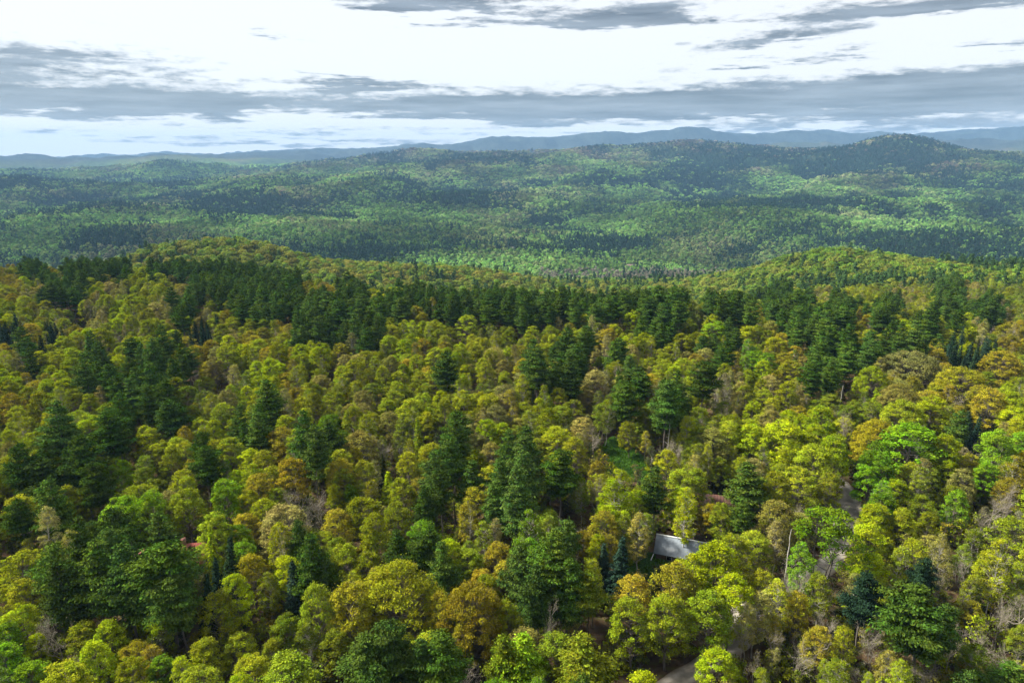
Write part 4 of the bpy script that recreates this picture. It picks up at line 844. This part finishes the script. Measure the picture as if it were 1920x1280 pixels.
MIDM = [lod_hard(s_, 34, 22, .62) for s_ in range(4)]+[lod_con(s_+40, 34, 18, .55) for s_ in range(3)]
LOWM = [lod_hard(s_+20, 13, 9, 1.5) for s_ in range(4)]+[lod_con(s_+60, 12, 8, 1.3) for s_ in range(3)]
# line-of-sight horizon per azimuth, so only slopes that can be seen are planted
NAZ = 900; aza = np.linspace(-.80, .80, NAZ); lda = np.linspace(math.log(60), math.log(9500), 900)
AA, LL = np.meshgrid(aza, lda, indexing='ij'); DD = np.exp(LL); hz = height(np.sin(AA)*DD, np.cos(AA)*DD)+np.where(DD < 440, 10, 5)
ang = np.maximum.accumulate((hz-CAM_Z)/DD, axis=1)
def seen(x, y, ztop, margin):
    a = np.arctan2(x, y); l = np.log(np.hypot(x, y)); i_ = np.clip(((a+.80)/1.6*(NAZ-1)).astype(int), 0, NAZ-1); j_ = np.clip(((l-lda[0])/(lda[-1]-lda[0])*899).astype(int)-6, 0, 899)
    return (ztop-CAM_Z+margin)/np.exp(l) > ang[i_, j_]
def plant(name, y0, y1, spacing, meshes, nh, nc, R0h, R0c, sc=lambda y: 1.0, seed=1, scd=None):
    r_ = np.random.RandomState(seed); ys = [y0]
    while ys[-1] < y1: ys.append(ys[-1]+spacing*sc(ys[-1]))
    Pp = []
    for yy in ys:
        st = spacing*sc(yy); xs = np.arange(-yy*.80-40, yy*.80+40, st); Pp.append(np.c_[xs+r_.uniform(-.5, .5, len(xs))*st*.95, yy+r_.uniform(-.5, .5, len(xs))*st*.95])
    Pp = np.concatenate(Pp); z = height(Pp[:, 0], Pp[:, 1]); s_ = seen(Pp[:, 0], Pp[:, 1], z+14, 4+Pp[:, 1]*.004)
    Pp, z = Pp[s_], z[s_]; n = len(Pp); con, br = mosaic(Pp[:, 0], Pp[:, 1], z); rr = r_.rand(n, 4); px_l, py_l, _ = project(Pp[:, 0], Pp[:, 1], z)
    isc = rr[:, 2] < con
    ton = far_tone(isc, br, rr)
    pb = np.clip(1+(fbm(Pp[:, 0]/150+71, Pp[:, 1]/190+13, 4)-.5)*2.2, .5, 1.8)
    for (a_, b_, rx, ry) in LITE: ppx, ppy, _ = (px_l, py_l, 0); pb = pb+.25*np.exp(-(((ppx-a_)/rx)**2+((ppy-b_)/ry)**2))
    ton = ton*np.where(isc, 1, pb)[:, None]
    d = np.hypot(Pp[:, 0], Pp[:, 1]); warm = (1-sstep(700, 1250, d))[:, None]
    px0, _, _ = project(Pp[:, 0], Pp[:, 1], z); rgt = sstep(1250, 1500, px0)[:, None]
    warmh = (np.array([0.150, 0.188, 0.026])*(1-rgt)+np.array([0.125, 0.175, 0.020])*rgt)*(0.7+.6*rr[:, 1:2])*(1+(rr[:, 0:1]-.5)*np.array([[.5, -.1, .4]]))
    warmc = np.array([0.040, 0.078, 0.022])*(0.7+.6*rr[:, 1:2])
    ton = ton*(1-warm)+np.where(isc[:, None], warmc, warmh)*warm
    px_, py_, _ = project(Pp[:, 0], Pp[:, 1], z+8)
    reed = (px_ > 1010) & (px_ < 1440) & (np.abs(py_-520-(px_-1180)*.01) < 11) & (rr[:, 3] < .5) & (d > 900)
    ton = np.where(reed[:, None], np.array([.17, .16, .12])*(.8+.3*rr[:, :1]), ton)
    k = np.array([sc(v) for v in Pp[:, 1]]); S = (.72+.62*r_.rand(n))*k
    hs = S/k**.75*np.where(isc, 1.05, 1.0)
    idx = np.where(isc, nh+r_.randint(0, nc, n), r_.randint(0, nh, n))
    keep_ = ~near_building(Pp)
    Pp, z, S, hs, idx, ton = Pp[keep_], z[keep_], S[keep_], hs[keep_], idx[keep_], ton[keep_]; n = len(Pp)
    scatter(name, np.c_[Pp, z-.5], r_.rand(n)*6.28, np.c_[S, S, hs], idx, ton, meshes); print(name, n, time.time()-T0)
# far houses first, so that trees leave room
FARH = [(1182, 496, 1330, 16, 9, 5.5), (1344, 502, 1290, 15, 8, 4.0), (961, 462, 1560, 9, 7, 4.0)]
FH = []
for (px, py, Yd, *_r) in FARH:
    g_ = ground_at(px, py+7); ok_ = 1100 < g_[1] < 2200; x, y, _z = ray(px, py); FH.append((g_[0], g_[1]) if ok_ else (Yd*x/y, Yd)); print('far house', FH[-1])
def near_building(P_):
    r_ = np.zeros(len(P_), bool)
    for (x, y) in FH:
        dx_ = P_[:, 0]-x; dy_ = P_[:, 1]-y; r_ |= (np.abs(dx_) < 15) & (dy_ > (-110 if y < 1400 else -32)) & (dy_ < 12)
    return r_
plant('hill_forest', 480, 1120, 7.0, MIDM, 4, 3, 5, 3.6, seed=3)
plant('valley_forest', 1120, 5600, 8.6, LOWM, 4, 3, 5, 3.6, sc=lambda y: 1.0+max(0, (y-1500))/2300, seed=4)

# ------------------------------------------------------------------ road, lawn, clearing
def strip(name, P, half, mtl, lift=.12, nacross=15, jag=.35):
    d = np.gradient(P, axis=0); d /= np.linalg.norm(d, axis=1, keepdims=True); nrm = np.c_[-d[:, 1], d[:, 0]]
    r_ = np.random.RandomState(3); e1 = half(np.linspace(0, 1, len(P)))+(fbm(np.arange(len(P))/6., np.zeros(len(P)), 3)-.5)*jag*2; e2 = half(np.linspace(0, 1, len(P)))+(fbm(np.arange(len(P))/6.+40, np.zeros(len(P)), 3)-.5)*jag*2
    V = []
    for k in np.linspace(-1, 1, nacross):
        w_ = np.where(k < 0, e1, e2)*k; q = P+nrm*w_[:, None]; z = height(q[:, 0], q[:, 1])+lift-.09*abs(k)**3; V.append(np.c_[q, z])
    V = np.stack(V, 1); n0, n1 = V.shape[:2]; i_, j_ = np.meshgrid(np.arange(n0-1), np.arange(n1-1), indexing='ij')
    Fq = np.stack([i_*n1+j_, i_*n1+j_+1, (i_+1)*n1+j_+1, (i_+1)*n1+j_], -1).reshape(-1, 4)
    ac = np.tile(np.linspace(-1, 1, n1), n0)
    return link(name, mesh_from(name, V.reshape(-1, 3), Fq, None, [mtl], smooth=True, attrs={'across': ('POINT', 'FLOAT', ac)}), kind='structure')
M_ROAD = M_GRAVEL.copy(); M_ROAD.name = 'gravel road with wheel tracks'; t = M_ROAD.node_tree
bs = next(n for n in t.nodes if n.type == 'BSDF_PRINCIPLED'); src = bs.inputs['Base Color'].links[0].from_socket
aa = N(t, 'ShaderNodeAttribute', attribute_type='GEOMETRY', attribute_name='across'); ab = math_(t, 'ABSOLUTE', aa.outputs['Fac'])
trk = N(t, 'ShaderNodeValToRGB'); e = trk.color_ramp.elements; e[0].position = 0; e[0].color = (.9, .88, .82, 1); e[1].position = 1; e[1].color = (.6, .5, .38, 1)
for p_, c_ in ((.22, (1.0, .98, .92, 1)), (.38, (1.4, 1.38, 1.34, 1)), (.58, (1.4, 1.38, 1.34, 1)), (.75, (1.0, .96, .88, 1))): q = e.new(p_); q.color = c_
wob = N(t, 'ShaderNodeTexNoise'); wob.inputs['Scale'].default_value = .6; g2 = N(t, 'ShaderNodeNewGeometry'); t.links.new(g2.outputs['Position'], wob.inputs['Vector'])
t.links.new(math_(t, 'ADD', ab, math_(t, 'MULTIPLY', math_(t, 'SUBTRACT', wob.outputs[0], .5), .5), clamp=True), trk.inputs[0])
mm = N(t, 'ShaderNodeMix', data_type='RGBA', blend_type='MULTIPLY'); mm.inputs[0].default_value = 1
t.links.new(src, mm.inputs[6]); t.links.new(trk.outputs[0], mm.inputs[7]); t.links.new(mm.outputs[2], bs.inputs['Base Color'])
strip('road', road, lambda t_: 2.0+1.6*np.exp(-((t_-.80)/.05)**2), M_ROAD)
def patch(name, outline, mtl, lift):
    c = np.array([ground_at(*p)[:2] for p in outline]); cen = c.mean(0); c = crom(np.vstack([c, c[:1]]), np.linspace(0, len(c), 60)); V = [(*cen, float(height(*cen))+lift)]; rings = 8
    for r_ in range(1, rings+1):
        q = cen+(c-cen)*r_/rings; z = height(q[:, 0], q[:, 1])+lift*(1 if r_ < rings else .3); V += [tuple(v) for v in np.c_[q, z]]
    n = len(c); Fq = [(1+(r_-1)*n+k, 1+(r_-1)*n+(k+1) % n, 1+r_*n+(k+1) % n, 1+r_*n+k) for r_ in range(1, rings) for k in range(n)]; Ft = [(0, 1+(k+1) % n, 1+k) for k in range(n)]
    link(name, mesh_from(name, np.array(V), np.array(Fq), np.array(Ft), [mtl], smooth=True), kind='structure'); return c
lawn = patch('lawn', [(1170, 1075), (1190, 1050), (1230, 1040), (1262, 1042), (1250, 1075), (1215, 1085)], M_GRASS, .10)
clr = patch('clearing', [(1128, 845), (1145, 822), (1170, 830), (1195, 850), (1225, 880), (1215, 905), (1170, 895), (1140, 880)], M_GRASS, .10)
turn = patch('turnout', [(1556, 948), (1575, 938), (1605, 945), (1615, 975), (1590, 992), (1562, 985)], M_GRAVEL, .16)
# grass blades on both
tuft = cards(np.random.RandomState(2), np.c_[np.random.RandomState(3).normal(size=(26, 2))*.18, np.full(26, .12)], .26, np.random.RandomState(4).normal(size=(26, 3))*np.array([1, 1, .1]), 1.8, .1, np.tile([0, 0, 1.], (26, 1)))
tuftm = mesh_from('tuft', tuft[0], tuft[1], None, [M_LEAF], attrs={'var': ('FACE', 'FLOAT', np.random.rand(26)), 'hue': ('FACE', 'FLOAT', np.random.rand(26))})
gp = []
for c in (lawn, clr):
    cen = c.mean(0); r_ = np.random.RandomState(9)
    for _ in range(2600):
        k = r_.randint(len(c)); gp.append(cen+(c[k]-cen)*math.sqrt(r_.rand()))
gp = np.array(gp); n = len(gp); g_ = np.random.RandomState(8)
scatter('grass', np.c_[gp, height(gp[:, 0], gp[:, 1])+.06], g_.rand(n)*6.28, np.tile(g_.uniform(.7, 1.6, (n, 1)), (1, 3)), np.zeros(n, int), np.array([.075, .16, .02])*(.6+.7*g_.rand(n, 1))+0*np.zeros((n, 3)), [tuftm])

# ------------------------------------------------------------------ buildings
def box(name, parent, mtl, x0, x1, y0, y1, z0, z1, bevel=0.0, props=None):
    V = np.array([(x, y, z) for z in (z0, z1) for y in (y0, y1) for x in (x0, x1)]); Fq = np.array([(0, 2, 3, 1), (4, 5, 7, 6), (0, 1, 5, 4), (2, 6, 7, 3), (0, 4, 6, 2), (1, 3, 7, 5)])
    o_ = link(name, mesh_from(name, V, Fq, None, [mtl]), parent, **(props or {})); return o_
M_METAL = noise_mat('weathered grey metal roof', (0.13, 0.155, 0.18), (0.20, 0.23, 0.26), 1.1, 6, rough=.5, stretch=(1, .3, 1))
M_METALP = noise_mat('pale metal trim', (0.36, 0.38, 0.38), (0.5, 0.52, 0.5), 2, rough=.5)
M_SIDE = noise_mat('brown board siding', (0.07, 0.05, 0.035), (0.14, 0.10, 0.07), 2, stretch=(1, 1, 6))
M_WHITE = noise_mat('white siding', (0.62, 0.63, 0.62), (0.8, 0.81, 0.79), .8)
M_REDR = noise_mat('faded red roof', (0.24, 0.05, 0.035), (0.34, 0.09, 0.06), 1.2, rough=.6)
M_RUST = noise_mat('rusty roof', (0.04, 0.016, 0.010), (0.095, 0.036, 0.022), .9, rough=.85, c3=(0.065, 0.025, 0.016))
M_GLASS = noise_mat('window glass', (0.015, 0.018, 0.02), (0.03, 0.035, 0.04), 1, rough=.1)
M_BRICK = noise_mat('chimney brick', (0.16, 0.07, 0.05), (0.26, 0.12, 0.09), 4)
M_STEEL = noise_mat('bright steel cap', (0.6, 0.6, 0.6), (0.8, 0.8, 0.8), 3, rough=.3)
M_BRN = noise_mat('brown shingles', (0.07, 0.045, 0.035), (0.13, 0.09, 0.07), 1)
def slope(parent, mtl, L, W, h, e0, side, th=.09, ov=.5, ribs=0, ribm=None):
    """one roof slope as a slab (child roof); returns it"""
    zr, ze = e0+h, e0-ov*h/(W/2); ye = side*(W/2+ov)
    V = np.array([(-L/2-ov, 0, zr), (L/2+ov, 0, zr), (L/2+ov, ye, ze), (-L/2-ov, ye, ze)]); V2 = V-np.array([0, 0, th]); VV = np.vstack([V, V2])
    Fq = np.array([(0, 1, 2, 3), (7, 6, 5, 4), (0, 4, 5, 1), (1, 5, 6, 2), (2, 6, 7, 3), (3, 7, 4, 0)])
    r = link('roof_slope', mesh_from('roof_slope', VV, Fq, None, [mtl]), parent)
    if ribs:
        rm = None
        for k in range(ribs):
            x = -L/2-ov+(L+2*ov)*(k+.5)/ribs
            if rm is None:
                q = np.array([(0-.03, 0, 0), (.03, 0, 0), (.03, ye, ze-zr), (-.03, ye, ze-zr)]); qq = np.vstack([q+np.array([0, 0, .05]), q+np.array([0, 0, .002])])
                rm = mesh_from('roof_rib', qq, Fq, None, [ribm or mtl])
            link('roof_rib', rm, r, (x, 0, zr))
    return r
def gable(parent, mtl, L, W, hw, h, part='wall'):
    V = [];
    for x in (-L/2, L/2):
        V += [(x, -W/2, 0), (x, W/2, 0), (x, W/2, hw), (x, 0, hw+h-.12), (x, -W/2, hw)]
    V = np.array(V); me = bpy.data.meshes.new(part); me.from_pydata([tuple(v) for v in V], [], [(0, 4, 3, 2, 1), (5, 6, 7, 8, 9), (0, 5, 9, 4), (1, 2, 7, 6), (0, 1, 6, 5)]); me.materials.append(mtl)
    return link(part, me, parent)
def window(parent, x, y, z, w_, h_, nx, ny, frame=None):
    """on a wall facing (nx, ny)"""
    t_ = .06
    if abs(ny) > 0: f = box('window', parent, frame or M_WHITE, x-w_/2, x+w_/2, min(y, y+ny*t_), max(y, y+ny*t_), z, z+h_); y2 = y+ny*(t_+.003); box('pane', f, M_GLASS, x-w_/2+.08, x+w_/2-.08, min(y2, y2+ny*.01), max(y2, y2+ny*.01), z+.08, z+h_-.08)
    else: f = box('window', parent, frame or M_WHITE, min(x, x+nx*t_), max(x, x+nx*t_), y-w_/2, y+w_/2, z, z+h_); x2 = x+nx*(t_+.003); box('pane', f, M_GLASS, min(x2, x2+nx*.01), max(x2, x2+nx*.01), y-w_/2+.08, y+w_/2-.08, z+.08, z+h_-.08)
def house(name, loc, rot, label, cat, L, W, hw, h, wall, roof, ribs=0, ribm=None):
    e_ = bpy.data.objects.new(name, None); COL.objects.link(e_); e_.location = (loc[0], loc[1], float(height(loc[0], loc[1]))-.1); e_.rotation_euler.z = rot
    e_['label'] = label; e_['category'] = cat
    gable(e_, wall, L, W, hw, h)
    for s_ in (-1, 1): slope(e_, roof, L, W, h, hw, s_, ribs=ribs, ribm=ribm)
    for x in (-L/4, L/4): window(e_, x, -W/2, .9, 1.1, 1.2, 0, -1); window(e_, x, W/2, .9, 1.1, 1.2, 0, 1)
    window(e_, L/2, 0, .9, 1.0, 1.2, 1, 0)
    box('door', e_, M_BRN, -.5, .5, -W/2-.06, -W/2, 0, 2.1)
    return e_
a = house('grey_roofed_house', gh, R_(-20), 'house with a long weathered grey metal roof by the lawn', 'house', 10.5, 6.0, 2.5, 2.0, M_SIDE, M_METAL, 0)
box('ridge_cap', a, M_METALP, -5.8, 5.8, -.16, .16, 4.42, 4.56)
v_ = link('stove_pipe', None, a); bpy.data.objects.remove(v_)
T = Tubes(); T.add(np.array([[0, 0, 0], [0, 0, 1.3]]), [.13, .13], 10); tV, tF = T.get(); pipe = link('stove_pipe', mesh_from('stove_pipe', tV, tF, None, [M_BRN]), a, (1.6, .9, 3.9))
T = Tubes(); T.add(np.array([[0, 0, 0], [0, 0, .05], [0, 0, .3], [0, 0, .34]]), [.02, .24, .24, .02], 10); tV, tF = T.get(); link('cap', mesh_from('cap', tV, tF, None, [M_STEEL]), pipe, (0, 0, 1.3))
T = Tubes(); T.add(np.array([[-5.7, -3.4, 1.9], [-6.3, -4.5, .1]]), [.09, .09], 6); tV, tF = T.get(); link('downspout', mesh_from('downspout', tV, tF, None, [M_WHITE]), a)
a = house('red_roofed_house', rh, R_(12), 'white house with a faded red roof behind the largest dark pine', 'house', 13, 7.5, 3.6, 2.4, M_WHITE, M_REDR, 20, M_REDR)
box('chimney', a, M_BRICK, 2.5, 3.3, -.4, .4, 5.2, 7.2)
box('porch_roof', a, M_METALP, 2.5, 6.5, -6.2, -4.3, 2.5, 2.62); box('porch_post', a, M_WHITE, 2.6, 2.74, -6.1, -5.96, 0, 2.5); box('porch_post', a, M_WHITE, 6.26, 6.4, -6.1, -5.96, 0, 2.5)
a = house('rust_roofed_cabin', ch_, R_(-14), 'cabin with a rust-red roof below the round dark pine', 'cabin', 11, 6.5, 2.6, 2.0, M_SIDE, M_RUST, 18, M_RUST)
b = box('chimney', a, M_METALP, 1.3, 1.8, .5, 1.0, 3.9, 5.5); box('cap', b, M_STEEL, 1.18, 1.92, .38, 1.12, 5.503, 5.7)
M_WH2 = noise_mat('dull cream siding', (0.22, 0.21, 0.19), (0.3, 0.29, 0.27), .8); M_STEEL2 = noise_mat('dull pale roof', (0.11, 0.11, 0.11), (0.18, 0.18, 0.18), 3)
for (px, py, Yd, L_, W_, hw_), (x, y), wm, rm, lb, rot in zip(FARH, FH, (M_WH2, M_WH2, M_WH2), (M_BRN, M_STEEL2, M_STEEL2), ('white house with brown roof in a field on the valley floor', 'low pale-roofed barn among valley trees right of the brown-roofed house', 'pale house half hidden in the wooded valley side'), (8, -5, 10)):
    house('valley_house', (x, y), R_(rot), lb, 'house', L_, W_, hw_, 3.2, wm, rm)
sx, sy = FH[0]
q = np.array([(sx+15*math.cos(u), sy-10+12*math.sin(u)) for u in np.linspace(0, 6.283, 30)[:-1]]); V = [(sx, sy-10, float(height(sx, sy-10))+.9)]+[(a_, b_, float(height(a_, b_))+.9) for a_, b_ in q]
link('field', mesh_from('field', np.array(V), None, np.array([(0, 1+k, 1+(k+1) % 29) for k in range(29)]), [M_GRASS]), kind='structure')

# ------------------------------------------------------------------ dead poles, fallen log
def pole(px, py_top, py_bot, label, lean=0.0, r=.16, cat='dead tree', name='dead_snag', mtl=None, stubs=4):
    H = 14.0
    for _ in range(20):
        x, y, z = place_at(px, py_top, H); _, pt, dep = project(x, y, z+H); _, pb, _ = project(x, y, z+H-1); per = abs(float(pb-pt)); break
    e_ = bpy.data.objects.new(name, None); COL.objects.link(e_); e_.location = (x, y, z-.1); e_.rotation_euler = (0, lean, 0); e_['label'] = label; e_['category'] = cat
    T = Tubes(); t_ = np.linspace(0, 1, 9)[:, None]; r2 = np.random.RandomState(int(px)); P = np.array([[0, 0, H]])*t_; P[1:, :2] += r2.normal(size=(8, 2))*.07
    T.add(P, r*(1-.6*t_[:, 0]), 8); tV, tF = T.get(); link('trunk', mesh_from('trunk', tV, tF, None, [mtl or M_PALE], smooth=True), e_)
    for k in range(stubs):
        T = Tubes(); u = r2.rand()*6.28; zz_ = H*r2.uniform(.35, .95); l = r2.uniform(.4, 1.4); T.add(np.array([[0, 0, zz_], [math.cos(u)*l, math.sin(u)*l, zz_+l*.5]]), [.05, .015], 5); tV, tF = T.get()
        link('branch', mesh_from('branch', tV, tF, None, [mtl or M_PALE]), e_)
pole(1578, 722, 765, 'thin pale dead pole rising from the dark gap above the upper road', .03, .14)
pole(1484, 990, 1040, 'white broken birch stem standing left of the airy lime tree', 0, .2)
pole(184, 550, 580, 'pale dead pole on the upper left slope by a lime crown', 0, .13)
pole(1374, 618, 640, 'short pale snag at the foot of the right-hand pines', 0, .12, stubs=2)
pole(1255, 785, 830, 'pair-like pale dead stem above the grass clearing', .02, .13, stubs=7)
x, y, z = ground_at(1072, 1004)
T = Tubes(); T.add(np.array([[-4.5, 3.5, 4.2], [0, 0, 2.2], [4.0, -3.2, .25]]), [.05, .12, .17], 7); tV, tF = T.get()
o_ = link('fallen_trunk', mesh_from('fallen_trunk', tV, tF, None, [M_PALE], smooth=True), None, (x, y, z), label='pale fallen trunk leaning down out of the central pine grove', category='fallen tree')
print('script done', time.time()-T0)
